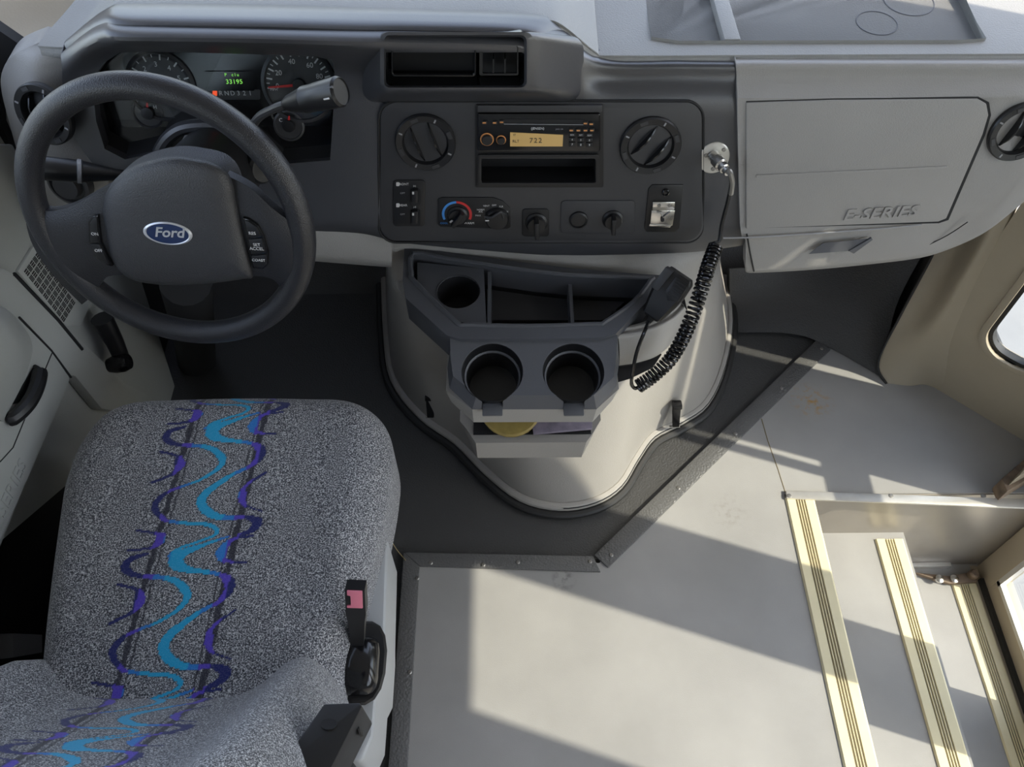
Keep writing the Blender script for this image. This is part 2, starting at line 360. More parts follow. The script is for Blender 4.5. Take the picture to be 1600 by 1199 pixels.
# ---- right wall of the bus: plate with the low window, post, header; grab bar
wr = struct(D.objects.new('wall_right', None)); COL.objects.link(wr)
def wplate(name, y0, y1, z0, z1, holes=(), x=1.235, t=.04, m='beige'):
    hs = [[(x, y, z) for y, z in rr(*h)] for h in holes]
    return bm_obj(name, prism_bm([(x, y0, z0), (x, y1, z0), (x, y1, z1), (x, y0, z1)], (t, 0, 0), hs), m, wr, .0)
wplate('door_post', .84, .985, -.45, 1.95); wplate('door_header', -.17, .84, 1.66, 1.95); wplate('rear_panel', -4.0, -.165, -.45, 1.95, [(-1.35, .75, -.40, 1.65, .06), (-2.45, .75, -1.50, 1.65, .06), (-3.55, .75, -2.6, 1.65, .06)])
# slanted panel between the door post and the dash end, with the low look-out window
DA, DB = V((1.235, .945, 0)), V((.985, 1.177, 0)); dwd = (DB - DA).normalized()
DW = Plane(DA, (-dwd.y, dwd.x, 0), dwd)
def dw(a, z, off=0): return DA + dwd * a + V((0, 0, z)) + DW.n * off
wa = lambda px, py: ((DW.hit(px, py) - DA).dot(dwd), DW.hit(px, py).z)
w_l, w_b = wa(1543, 520)[0], wa(1600, 580)[1]
hole = rr(.113, w_b, w_l, .95, .06, 8)
bm_obj('front_post', prism_bm([dw(-.02, 1.02), dw(.10, 1.02), dw(.10, 1.95), dw(-.02, 1.95)], -DW.n * .035), 'beige', wr)
bm_obj('front_panel', prism_bm([dw(-.02, -.1), dw(.345, -.1), dw(.345, 1.02), dw(-.02, 1.02)], -DW.n * .035, [[dw(a, z) for a, z in hole]]), 'beige', wr)
box('cab_gap_blocker', (.985, 1.185, -.05), (1.01, 1.28, .34), 'rubber', wr); box('cab_side', (.985, 1.27, -.05), (1.01, 1.66, .96), 'rubber', wr)  # first box is unseen, added to stop sun leaking in behind the pillar
wi = struct(D.objects.new('window_1', None)); COL.objects.link(wi)
fr_o = rr(.113 - .016, w_b - .016, w_l + .016, .966, .075, 8); fr_r = rr(.113 + .009, w_b + .009, w_l - .009, .941, .05, 8)
bm_obj('window_frame', prism_bm([dw(a, z, .008) for a, z in fr_o], -DW.n * .02, [[dw(a, z, .008) for a, z in hole]]), 'beige', wi, .004)
bm_obj('gasket', prism_bm([dw(a, z, -.004) for a, z in hole], -DW.n * .02, [[dw(a, z, -.004) for a, z in fr_r]]), 'rubber', wi)
bm_obj('pane', prism_bm([dw(a, z, -.018) for a, z in fr_r], -DW.n * .004), 'glass', wi)
gb = thing('grab_bar', (1.20, .74, .5), 'tan grab bar beside the entry door post', 'handle')
tube('bar', spline([(1.215, .80, .50), (1.20, .765, .50), (1.198, .740, .53), (1.198, .740, .70), (1.198, .740, 1.20), (1.198, .740, 1.37), (1.20, .765, 1.40), (1.215, .80, 1.40)], 5), .013, 'doorframe', gb, 10)
# beige pillar trim under the dash end, with its flared foot
def q_(px, py, k, off=0):
    return DW.hit(px, py, off) if k == 'w' else (at(px, py, z=0) if k == 'f' else at(px, py, x=k))
pt = struct(sheet('trim_1', [[q_(*p) for p in r] for r in [
    [(1480, 350, .965), (1520, 338, .995), (1560, 310, 'w', .012), (1600, 285, 'w', -.004)],
    [(1455, 405, .945), (1495, 396, .980), (1535, 375, 'w', .014), (1575, 350, 'w', -.004)],
    [(1410, 490, .920), (1450, 478, .955), (1486, 468, 'w', .016), (1525, 450, 'w', -.004)],
    [(1374, 565, .902), (1412, 545, .935), (1446, 545, 'w', .020), (1490, 545, 'w', -.004)],
    [(1386, 599, 'f'), (1420, 603, 'f'), (1452, 603, 'f'), (1490, 632, 'w', -.004)]]], 'beige', back=(.025, .03, 0)),
    'beige moulded pillar trim with flared foot beside footwell', 'trim')
tube('edge_seal', spline([at(1478, 352, x=.962), at(1453, 407, x=.942), at(1408, 491, x=.917), at(1372, 566, x=.899), at(1385, 600, z=0)], 6), .003, 'rubber', pt, 6)

# ---- shell that shades the cab (mostly above and behind the view)
roof = struct(box('ceiling', (-1.05, -4.0, 1.95), (1.28, 1.45, 1.99), 'roof'), 'pale headliner over the driver area', 'ceiling')
wl = struct(D.objects.new('wall_left', None)); COL.objects.link(wl)
box('rear_pillar', (-1.05, -.25, -.05), (-.98, .10, 1.95), 'roof', wl); box('lower_side', (-1.05, -4.0, -.05), (-.98, -.25, 1.00), 'roof', wl); box('window_head', (-1.05, -4.0, 1.6), (-.98, -.25, 1.95), 'roof', wl); [box('window_post', (-1.05, y, .95), (-.98, y + .12, 1.65), 'roof', wl) for y in (-1.3, -2.3, -3.3)]
box('front_pillar', (-1.02, 1.38, .0), (-.94, 1.62, 1.95), 'roof', wl); box('upper_rail', (-1.05, .10, 1.75), (-.98, 1.45, 1.95), 'roof', wl)
wf = struct(D.objects.new('wall_front', None)); COL.objects.link(wf)
wb = struct(D.objects.new('wall_back', None)); COL.objects.link(wb); box('rear_panel', (-1.05, -4.05, -.1), (1.28, -4.0, 1.95), 'roof', wb)
box('cowl', (-1.02, 1.60, -.1), (1.26, 1.66, 1.02), 'rubber', wf)

# ---- driver door
d3 = thing('door_3', (-.85, .7, 0), 'grey driver door panel with armrest, speaker grille and window crank', 'door'); d3['kind'] = 'structure'
def dprism(name, poly, d0, d1, m, parent=d3, bevel=0): return pprism(name, LD, poly, d0, d1, m, parent, bevel)
dprism('door_skin', [(-220, 240), (20, 225), (60, 300), (150, 380), (222, 440), (284, 636), (150, 720), (-60, 900), (-220, 900)], -.05, -.012, 'doorgrey_lit', bevel=.004)
dprism('lower_map_panel', [(-200, 415), (-10, 419), (8, 419), (24, 427), (92, 497), (158, 560), (200, 600), (262, 632), (238, 652), (160, 640), (118, 588), (108, 590), (0, 862), (-60, 1000), (-200, 1000)], -.012, .012, 'doorgrey_lit', bevel=.008)
dprism('armrest_base', [(-120, 478), (26, 494), (86, 552), (110, 592), (106, 606), (0, 850), (-40, 950), (-120, 950)], .012, .022, 'doorgrey_lit', bevel=.004)
sheet('armrest', [[LD.hit(-70, 470, .03), LD.hit(0, 478, .03), LD.hit(36, 508, .02), LD.hit(56, 536, .012)],
                  [LD.hit(-70, 500, .06), LD.hit(-10, 505, .075), LD.hit(28, 530, .06), LD.hit(52, 556, .018)],
                  [LD.hit(-70, 560, .065), LD.hit(-20, 575, .08), LD.hit(12, 590, .065), LD.hit(36, 604, .018)],
                  [LD.hit(-70, 640, .05), LD.hit(-30, 650, .06), LD.hit(-6, 655, .045), LD.hit(8, 660, .014)]], 'doorgrey_lit', d3, back=(-.03, 0, 0))
tube('door_pull', spline([LD.hit(54, 574, .022), LD.hit(62, 582, .034), LD.hit(56, 608, .04), LD.hit(42, 634, .04), LD.hit(20, 654, .03), LD.hit(10, 650, .018)], 6), [.005] * 6 + [.012] * 20 + [.008] * 5, 'black', d3, 10)
dprism('pull_recess', [(52, 575), (58, 580), (48, 615), (28, 630), (20, 632), (34, 606)], .0215, .0235, 'dark')
tube('panel_line', [LD.hit(30, 496, .022), LD.hit(80, 548, .022), LD.hit(111, 590, .022)], .002, 'dark', d3, 6)
tube('panel_line', [LD.hit(81, 552, .022), LD.hit(66, 588, .022), LD.hit(20, 700, .022), LD.hit(0, 722, .022)], .0012, 'dark', d3, 6)
tube('panel_line', [LD.hit(22, 428, .012), LD.hit(90, 500, .012), LD.hit(128, 546, .012)], .0035, 'dark', d3, 6)
# speaker grille of woven slots
sp0 = dprism('speaker_panel', [(28, 424), (52, 386), (64, 384), (140, 478), (128, 508), (104, 510)], -.0125, -.006, 'doorgrey_lit', bevel=.003)
bm = bmesh.new(); A, B, C_ = LD.hit(36, 424, -.006), LD.hit(58, 392, -.006), LD.hit(100, 505, -.006)
eu, ev = (C_ - A), (B - A)
NU, NVv = 9, 5
for i in range(NU):
    for j in range(NVv):
        for k in range(3):
            a0, a1, b0, b1 = (i + .1, i + .9, j + .12 + k * .29, j + .12 + k * .29 + .17) if (i + j) % 2 else (i + .12 + k * .29, i + .12 + k * .29 + .17, j + .1, j + .9)
            q = [bm.verts.new(A + eu * (x / NU) + ev * (y / NVv) + V((.0006, 0, 0))) for x, y in ((a0, b0), (a1, b0), (a1, b1), (a0, b1))]
            bm.faces.new(q)
r = bmesh.ops.extrude_face_region(bm, geom=bm.faces[:])
for v in r['geom']:
    if isinstance(v, bmesh.types.BMVert): v.co.x -= .002
gr = bm_obj('speaker_slots', bm, 'dark', d3, smooth=False); gr['kind'] = 'stuff'
# window crank
cA, cB = LD.hit(136, 498, 0), LD.hit(170, 568, .0)
lathe('crank_hub', cA - V((.012, 0, 0)), (1, 0, 0), [(.034, 0), (.033, .012), (.026, .020), (.024, .04), (.018, .046), (0, .047)], 'black', d3, 28)
tube('crank_arm', [cA + V((.028, 0, 0)), cA * .5 + cB * .5 + V((.032, 0, 0)), cB + V((.03, 0, 0))], [.021, .017, .015], 'black', d3, 14)
lathe('crank_knob', LD.hit(178, 570, .022), (1, .1, .2), [(0, -.012), (.014, -.010), (.018, .004), (.019, .02), (.015, .032), (0, .035)], 'gloss', d3, 24)
text('raised_lettering', 'E-SERIES', LD.hit(14, 775, .0225), (LD.hit(34, 735, 0) - LD.hit(2, 810, 0)), V((0, .7, .6)), .036, 'doorgrey_lit', d3, ext=.0012)
box('door_inner', (-.92, -.3, -.02), (-.86, 1.40, .62), 'dark', d3); box('door_upper', (-.94, -.3, .62), (-.86, 1.42, .98), 'doorgrey_lit', d3, .02)
# window ledge / pillar base beyond the dash end
pb = struct(sheet('trim_2', [[at(-60, -60, y=1.30), at(40, -60, y=1.36), at(140, -40, y=1.38)], [at(-60, 20, y=1.22), at(40, 30, y=1.27), at(100, 30, y=1.29)], [at(-60, 95, y=1.17), at(0, 74, y=1.19), at(60, 78, y=1.21)]], 'beige', back=(0, .05, -.03)), 'beige window ledge beyond the driver end of the dash', 'trim')
bm_obj('door_gap', prism_bm([at(*p, y=1.16) for p in ((-60, 20), (-10, 42), (34, 72), (20, 80), (-2, 120), (4, 200), (22, 240), (-60, 260))], (0, .02, 0)), 'dark', d3)

# ================================================================== DASHBOARD
da = thing('dashboard', (.1, 1.2, .6), 'grey and charcoal van dashboard with glove box, vents and control panel', 'dashboard')
def Y(px, py, y): return at(px, py, y=y)
# charcoal bezel
def bz(s, r, f, m_, b_):
    S = Y(*s); R_ = Y(*r)
    return [S, S * .5 + R_ * .5 + V((0, -.004, .010)), R_, CP.hit(*f), CP.hit(*m_), CP.hit(*b_), CP.hit(*b_) + V((0, .04, -.012))]
cols = [bz((106, 78, 1.085), (97, 104, 1.05), (99, 142), (112, 205), (152, 262)),
        bz((172, 26, 1.085), (150, 66, 1.025), (152, 112), (175, 200), (240, 296)),
        bz((215, 20, 1.085), (205, 64, 1.005), (215, 100), (250, 200), (330, 330)),
        bz((400, 22, 1.085), (400, 67, 1.0), (400, 106), (420, 200), (440, 352)),
        bz((560, 26, 1.085), (560, 72, 1.005), (560, 116), (560, 210), (560, 359)),
        bz((640, 28, 1.085), (640, 74, 1.01), (640, 130), (638, 240), (640, 376)),
        bz((820, 34, 1.085), (820, 80, 1.015), (820, 140), (820, 240), (820, 391)),
        bz((880, 46, 1.085), (882, 102, 1.045), (880, 152), (880, 240), (880, 393)),
        bz((938, 90, 1.085), (940, 124, 1.065), (940, 160), (940, 240), (940, 393)),
        bz((1060, 93, 1.085), (1062, 125, 1.065), (1064, 162), (1066, 240), (1075, 389)),
        bz((1150, 94, 1.085), (1152, 125, 1.065), (1154, 165), (1150, 240), (1145, 381)),
        bz((1169, 94, 1.09), (1171, 125, 1.07), (1172, 165), (1168, 240), (1163, 378))]
rows = [[c[i] for c in cols] for i in range(7)]
bezel = sheet('bezel', rows, 'char', da, back=(0, .022, .004), nu=6, nv=6)
CLo = [(142, 128), (165, 96), (196, 72), (240, 68), (400, 70), (500, 74), (523, 84), (522, 150), (516, 250), (440, 256), (385, 214), (352, 196), (292, 196), (262, 214), (248, 238), (196, 248), (164, 232), (150, 190)]
PODi = rr(603, 58, 819, 134, 8)
POC = rr(752, 246, 930, 287, 3)
cut(bezel, [cutter(CP, CLo, -.06, .10), cutter(CP, PODi, -.06, .12), cutter(CP, rr(748, 166, 940, 290, 4), -.06, .05)])
# instrument cluster behind the brow
ic = thing('instrument_cluster', CL.hit(330, 240), 'instrument cluster with lit green odometer behind steering wheel', 'gauges')
bmc = prism_bm([CP.hit(*p, -.004) for p in CLo], (0, .085, .015)); [bmc.faces.remove(f) for f in [f for f in bmc.faces if f.normal.y < -.5]]
hs = bm_obj('housing', bmc, 'dark', ic, angle=30)
pprism('gauge_face', CL, [(150, 60), (560, 60), (560, 262), (150, 262)], -.012, 0, 'gloss', ic)
def ring(nm, px, py, r0, r1, a0, a1, m, parent, pl=CL, off=.001, h=.0015, n=40):
    c = pl.hit(px, py, off); bm = bmesh.new(); vs = []
    for i in range(n + 1):
        a = math.radians(a0 + (a1 - a0) * i / n); d = pl.u * math.cos(a) + pl.v * math.sin(a)
        vs.append((bm.verts.new(c + d * r0), bm.verts.new(c + d * r1), bm.verts.new(c + d * r1 + pl.n * h), bm.verts.new(c + d * r0 + pl.n * h)))
    for a, b in zip(vs, vs[1:]):
        for k in range(4): bm.faces.new((a[k], a[(k + 1) % 4], b[(k + 1) % 4], b[k]))
    return bm_obj(nm, bm, m, parent)
def gauge(px, py, R, nums, a0, a1, ticks, nr, nm):
    g = lathe(nm, CL.hit(px, py, .0), CL.n, [(R * 1.12, 0), (R * 1.12, .004), (R * 1.02, .006), (R, .002), (0, .002)], 'panel', ic, 56, ref=CL.u)
    ring('scale_arc', px, py, R * .9, R * .965, a1, a0, 'dimwhite' if R > .05 else 'dark', g, off=.002, h=.0004) if nm == 'tachometer' else None
    c = CL.hit(px, py, .0022)
    for i in range(ticks + 1):
        a = math.radians(a0 + (a1 - a0) * i / ticks); d = CL.u * math.cos(a) + CL.v * math.sin(a); e_ = d.cross(CL.n) * (.0011 if i % 2 == 0 else .0006)
        L0 = R * (.80 if i % 2 == 0 else .88)
        bm_obj('tick', prism_bm([c + d * L0 - e_, c + d * L0 + e_, c + d * R * .97 + e_, c + d * R * .97 - e_], CL.n * .0006), 'white', g, smooth=False)
    for s_, a in nums:
        a = math.radians(a); d = CL.u * math.cos(a) + CL.v * math.sin(a)
        text('numeral', s_, c + d * R * .66 + CL.n * .0003, CL.u, CL.v, nr, 'white', g)
    return g, c
tg, tcn = gauge(252, 134, .047, [('1', 165), ('2', 128), ('3', 92), ('4', 55), ('5', 20), ('6', -14)], 178, -18, 12, .0105, 'tachometer')
sg, scn = gauge(468, 132, .051, [('0', 184), ('20', 150), ('40', 102), ('60', 55), ('80', 20), ('100', -14)], 186, -20, 24, .0105, 'speedometer')
def needle(c, a, L, parent, m='red'):
    a = math.radians(a); d = CL.u * math.cos(a) + CL.v * math.sin(a); e_ = d.cross(CL.n)
    bm_obj('needle', prism_bm([c - e_ * .0022 + CL.n * .003, c + e_ * .0022 + CL.n * .003, c + d * L + e_ * .0012 + CL.n * .003, c + d * L - e_ * .0012 + CL.n * .003], CL.n * .001), m, parent)
    lathe('needle_cap', c + CL.n * .002, CL.n, [(.010, 0), (.009, .005), (0, .006)], 'black', parent, 20)
needle(scn, 184, .047, sg)
for px, py in ((232, 176), (452, 196)):
    g = lathe('small_gauge', CL.hit(px, py), CL.n, [(.024, 0), (.024, .003), (.021, .004), (.020, .002), (0, .002)], 'panel', ic, 32)
    needle(CL.hit(px, py, .002), 80, .016, g)
    for s_, q in (('C', -.012), ('H', .012)): text('gauge_letter', s_, CL.hit(px, py, .0026) + CL.u * q + CL.v * .008, CL.u, CL.v, .008, 'white', g)
ptext('lettering', 'MPH', CL, 428, 140, .0055, 'white', ic, off=.003)
dp = pprism('odometer_window', CL, rr(318, 112, 398, 142, 3), .001, .004, 'gloss', ic)
ptext('odometer_digits', '33195', CL, 366, 128, .0095, 'green', dp, off=.0045, space=1.1); ptext('odometer_text', 'P    c l u', CL, 362, 117, .0065, 'green', dp, off=.0045)
gs = pprism('gear_window', CL, rr(320, 140, 406, 156, 2), .001, .003, 'panel', ic)
for k, s_ in enumerate('RND321'): ptext('gear_letter', s_, CL, 345 + 9.2 * k, 146, .0095, 'white', gs, off=.0034)
pprism('gear_marker', CL, rr(332, 142, 339, 150, 1), .003, .004, 'redglow', gs)
ln = pprism('lens', CP, [(150, 128), (170, 98), (198, 75), (240, 71), (400, 73), (500, 77), (520, 86), (519, 150), (513, 247), (196, 245), (160, 228)], -.040, -.038, 'glass', ic)
# display pod with open cubby
CQ = Plane(CP.p + CP.n * .050, CP.n)
rings = [[CP.hit(*p, -.004) for p in rr(566, 56, 912, 160, 22)], [CQ.hit(*p, .004) for p in rr(590, 50, 846, 147, 15)], [CQ.hit(*p, .012) for p in rr(594, 50, 833, 142, 13)], [CQ.hit(*p, .013) for p in rr(600, 55, 823, 137, 9)], [CQ.hit(*p, .004) for p in rr(603, 58, 819, 134, 8)]]
podm = loft('display_pod', rings, 'char', da, caps=False)
bmc = prism_bm([CQ.hit(*p, .006) for p in rr(602, 57, 820, 135, 8)], -CQ.n * .075); [bmc.faces.remove(f) for f in [f for f in bmc.faces if f.normal.dot(CQ.n) > .8]]
bm_obj('pod_liner', bmc, 'gloss', podm)
pprism('cubby_frame', CQ, rr(611, 70, 744, 120, 6), .002, .008, 'gloss', podm, .0015, holes=[rr(614, 73, 741, 117, 5)])
pprism('cubby_back', CQ, rr(611, 70, 744, 120, 6), -.05, -.048, 'dark', podm)
pprism('switch_blank_frame', CQ, rr(749, 72, 810, 118, 3), .002, .006, 'black', podm, .001, holes=[rr(754, 73, 808, 115, 2)])
for px in (771, 789): pprism('slot_divider', CQ, [(px - 1, 92), (px + 1, 92), (px + 1, 116), (px - 1, 116)], -.02, .005, 'black', podm)
pprism('switch_back', CQ, rr(749, 72, 810, 118, 3), -.03, -.028, 'dark', podm)
# centre control panel
panel = pprism('control_panel', CP, rr(594, 160, 1097, 377, 26, 8)[:], -.001, .004, 'panel', da, .002)
panel2 = tube('panel_groove', [CP.hit(*p, .001) for p in rr(592, 158, 1099, 379, 27, 8)], .0022, 'dark', da, 6, closed=True)
cut(panel, [cutter(CP, POC, -.05, .02)])
def vent(px, py, R, ang, pl=CP, off=.004, nm='air_vent', ax=None):
    n = ax or pl.n; c = pl.hit(px, py, off); u = pl.u; v = n.cross(u).normalized() if False else pl.v
    v_ = lathe(nm, c, n, [(R, -.004), (R, .004), (R * .96, .007), (R * .76, .006), (R * .70, .001), (R * .70, -.012)], 'black', da, 48)
    lathe('barrel', c - n * .010, n, [(R * .70, -.004), (R * .70, .0), (R * .5, .006), (0, .009)], 'dark', v_, 36)
    a = math.radians(ang); d = u * math.cos(a) + v * math.sin(a); e_ = d.cross(n)
    for q, s in ((-.30, .62), (.30, .62)):
        p0 = c + e_ * R * q
        pts = [p0 - d * R * s, p0 - d * R * s * .5 + n * .010, p0 + n * .014, p0 + d * R * s * .5 + n * .010, p0 + d * R * s]
        bm_obj('vane', prism_bm([*pts, p0 + d * R * s - n * .01, p0 - d * R * s - n * .01], e_ * .0022), 'gloss', v_)
    for k in range(8):
        t = math.radians(k * 45 + 20); dd = u * math.cos(t) + v * math.sin(t); ee = dd.cross(n)
        q0 = c + dd * R * .80 + n * .006; L = .0012 if k % 2 else .006
        bm_obj('tab', prism_bm([q0 - ee * L, q0 + ee * L, q0 + ee * L + dd * R * .12, q0 - ee * L + dd * R * .12], n * .0015), 'panel' if k % 2 == 0 else 'dimwhite', v_)
    return v_
vent(665, 222, .0465, 108); vent(1016, 227, .0475, 52)
# heater fan switch, temperature and mode knobs, dimmer knobs
def knob(px, py, r, parent, ang=90, m='black', pl=CP, off=.004, h=.016):
    c = pl.hit(px, py, off); k = lathe('knob', c, pl.n, [(r * 1.15, 0), (r * 1.1, .004), (r * .9, .006), (r * .85, h * .6), (0, h * .62)], m, parent, 28)
    a = math.radians(ang); d = pl.u * math.cos(a) + pl.v * math.sin(a); e_ = d.cross(pl.n)
    q = c + pl.n * h * .4
    bm_obj('grip', prism_bm([q - d * r * .95 - e_ * r * .22, q + d * r * .95 - e_ * r * .22, q + d * r * .95 + e_ * r * .22, q - d * r * .95 + e_ * r * .22], pl.n * h * .9), m, k, .0015)
    return k
sw = pprism('fan_switch_plate', CP, rr(614, 282, 664, 354, 6), .003, .006, 'black', panel, .001)
for py, s_ in ((288, 'FRONT'), (321, 'REAR')):
    ptext('lettering', s_, CP, 630, py, .0055, 'white', sw, off=.0064); pprism('fan_symbol', CP, rr(619, py - 3, 624, py + 3, 1), .006, .0065, 'white', sw)
    ptext('lettering', 'HI', CP, 648, py + 3, .005, 'white', sw, off=.0064); ptext('lettering', 'OFF', CP, 629, py + 14, .0045, 'dimwhite', sw, off=.0064)
    bm_obj('switch_slot', prism_bm([CP.hit(*p, .006) for p in rr(641, py + 7, 657, py + 32, 3)], CP.n * .001), 'dark', sw)
    pprism('slider', CP, rr(643, py + 10, 653, py + 30, 2), .006, .015, 'black', sw, .0015); pprism('slider_mark', CP, [(644, py + 12), (647, py + 12), (647, py + 16), (644, py + 16)], .015, .0155, 'white', sw)
hp = pprism('heater_plate', CP, [(684, 312), (690, 309), (770, 309), (785, 314), (797, 325), (798, 355), (792, 358), (688, 355), (684, 350)], .003, .006, 'black', panel, .001)
tk = knob(715, 336, .0155, hp, 235)
ring('cold_arc', 714, 335, .0205, .0245, 90, 205, 'blue', hp, CP, .0065, .0005); ring('hot_arc', 714, 335, .0205, .0245, -25, 90, 'red', hp, CP, .0065, .0005)
ptext('lettering', 'COOL', CP, 694, 349, .0045, 'blue', hp, off=.0066); ptext('lettering', 'WARM', CP, 733, 349, .0055, 'white', hp, off=.0066)
pprism('pointer', CP, [(702, 347), (706, 344), (708, 346), (704, 349)], .017, .018, 'white', tk)
lathe('knob', CP.hit(777, 341, .006), CP.n, [(.020, 0), (.0195, .004), (.017, .008), (0, .009)], 'black', hp, 28, sx=1.0)
tube('knob_ridge', spline([CP.hit(757, 339, .014), CP.hit(768, 340, .018), CP.hit(776, 335, .018), CP.hit(783, 332, .016), CP.hit(787, 343, .012)], 5), .0022, 'panel', hp, 8)
pprism('pointer', CP, rr(758, 344, 764, 346, .5), .016, .0165, 'white', hp)
for s_, px, py in (('NORM', 751, 328), ('A/C', 751, 331), ('VENT', 760, 322), ('OFF', 772, 321), ('FLR', 783, 323), ('MIX', 791, 331), ('MAX', 747, 337)): ptext('lettering', s_, CP, px, py, .0042, 'white', hp, off=.0066)
s3 = pprism('dimmer_plate', CP, rr(816, 327, 858, 370, 5), .003, .006, 'black', panel, .001); knob(838, 347, .0165, s3, 92, h=.024)
s4 = pprism('switch_plate', CP, rr(876, 314, 993, 366, 7), .003, .006, 'panel', panel, .002)
lathe('blank_plug', CP.hit(904, 343, .006), CP.n, [(.0155, 0), (.015, .004), (.0125, .005), (.012, .003), (0, .004)], 'black', s4, 32); knob(957, 342, .0155, s4, 92, h=.022)
lp = pprism('latch_recess', CP, [(1019, 289), (1068, 289), (1062, 357), (1055, 363), (1010, 363), (1007, 357), (1013, 296)], .003, .006, 'black', panel, .002)
lathe('lock_button', CP.hit(1040, 300, .006), CP.n, [(.0062, 0), (.0062, .003), (.0045, .004), (.004, .002), (0, .0025)], 'gloss', lp, 20)
la = thing('toggle_latch', CP.hit(1036, 335, .006), 'small bright metal toggle latch on the control panel', 'latch')
pprism('base', CP, [(1020, 316), (1055, 316), (1054, 330), (1019, 330)], .005, .010, 'chrome', la, .0012); pprism('plate', CP, [(1018, 329), (1055, 329), (1051, 353), (1016, 350)], .008, .015, 'chrome', la, .0012)
pprism('lip', CP, [(1015, 350), (1050, 352), (1047, 356), (1014, 354)], .005, .010, 'chrome', la, .001); tube('hook', [CP.hit(1026, 331, .016), CP.hit(1033, 332, .017), CP.hit(1036, 340, .017), CP.hit(1047, 331, .016)], .0016, 'rivet', la, 8)
pprism('keyhole', CP, rr(1032, 338, 1038, 347, 2.8), .0148, .0156, 'dark', la)
for px in (1030, 1046): lathe('rivet', CP.hit(px, 321, .010), CP.n, [(.0032, 0), (.0025, .0016), (0, .002)], 'rivet', la, 12)
# radio
ra = thing('car_radio', CP.hit(843, 225), 'black car radio with amber clock display set in control panel', 'radio')
pprism('mount_frame', CP, rr(743, 164, 943, 293, 3), .003, .0065, 'black', ra, .0015, holes=[rr(751, 246, 932, 287, 2)])
pprism('upper_trim', CP, rr(746, 165, 941, 176, 2), .004, .010, 'panel', ra, .0015)
body = pprism('faceplate', CP, rr(746, 178, 938, 237, 3), .004, .012, 'gloss', ra, .0015); rf = .0125
bmc = prism_bm([CP.hit(*p, .006) for p in rr(751, 246, 932, 287, 2)], -CP.n * .055); [bmc.faces.remove(f) for f in [f for f in bmc.faces if f.normal.dot(CP.n) > .8]]
bm_obj('pocket', bmc, 'dark', ra)
pprism('pocket_rim', CP, rr(746, 242, 936, 291, 4), .006, .010, 'black', ra, .0015, holes=[rr(752, 247, 931, 286, 3)])
pprism('disc_slot', CP, [(786, 186), (914, 187), (914, 193), (786, 192)], .0118, .0126, 'dark', body); tube('slot_edge', [CP.hit(783, 189, rf), CP.hit(788, 194, rf), CP.hit(912, 195, rf), CP.hit(918, 191, rf)], .0006, 'dimwhite', body, 6)
lc = pprism('display', CP, [(797, 207), (880, 211), (879, 229), (797, 229)], .0118, .0128, 'lcd', body)
ptext('display_digits', '722', CP, 837, 220, .0115, 'lcdtext', lc, off=.0130, space=1.2); ptext('display_text', 'RLT', CP, 806, 221, .006, 'lcdtext', lc, off=.0130); ptext('display_text', 'ST', CP, 804, 211, .004, 'lcdtext', lc, off=.0130)
ptext('brand_mark', '(JENSEN)', CP, 840, 201, .0052, 'white', body, off=rf); ptext('model_mark', 'JHD1130', CP, 874, 202, .003, 'dimwhite', body, off=rf)
for px, py, r in ((761, 217, .0085), (783, 218, .0062)):
    k = lathe('dial', CP.hit(px, py, .012), CP.n, [(r, 0), (r, .005), (r * .85, .007), (0, .0072)], 'black', body, 28)
    lathe('dial_ring', CP.hit(px, py, .012), CP.n, [(r * 1.0, .001), (r * 1.22, .0012), (r * 1.22, .0022), (r * 1.0, .0024)], 'orange', k, 28)
for px, py in ((757, 192), (773, 192), (784, 191), (915, 193), (924, 194), (893, 204), (904, 204), (915, 204), (925, 204)): pprism('button', CP, rr(px - 4, py - 3, px + 4, py + 3, 2), .0118, .0140, 'black', body, .0006); pprism('button_print', CP, rr(px - 3, py - .8, px + 2.5, py + 1.2, .8), .0138, .0144, 'orange', body)
for j in range(3):
    for i in range(3):
        px, py = 894 + 13.5 * i, 211 + 7.5 * j + i * .4
        pprism('button', CP, rr(px - 5, py - 3, px + 5, py + 3, 1), .0118, .0138, 'black', body, .0006); ptext('button_print', '123456789'[3 * j + i] if j else ('SCN', 'RPT', 'RDM')[i], CP, px, py, .0045 if j else .003, 'white', body, off=.0142)
# microphone socket plate
so_ = thing('microphone_socket', CP.hit(1115, 246), 'round metal socket plate with screws on the charcoal dash', 'socket')
lathe('plate', CP.hit(1115, 246, .0), CP.n, [(.0265, 0), (.0265, .002), (.025, .003), (0, .003)], 'alu', so_, 40, sx=.92)
for px, py in ((1131, 234), (1114, 264), (1103, 243)): lathe('screw', CP.hit(px, py, .003), CP.n, [(.0035, 0), (.003, .0015), (0, .002)], 'rivet', so_, 14)
pd = (V((.35, -.85, .05))).normalized(); c0 = CP.hit(1113, 243, .002)
lathe('plug', c0, pd, [(.0085, 0), (.0085, .012), (.0105, .012), (.0105, .026), (.008, .028), (.008, .036), (.006, .037), (.006, .046), (0, .046)], 'chrome', so_, 24)

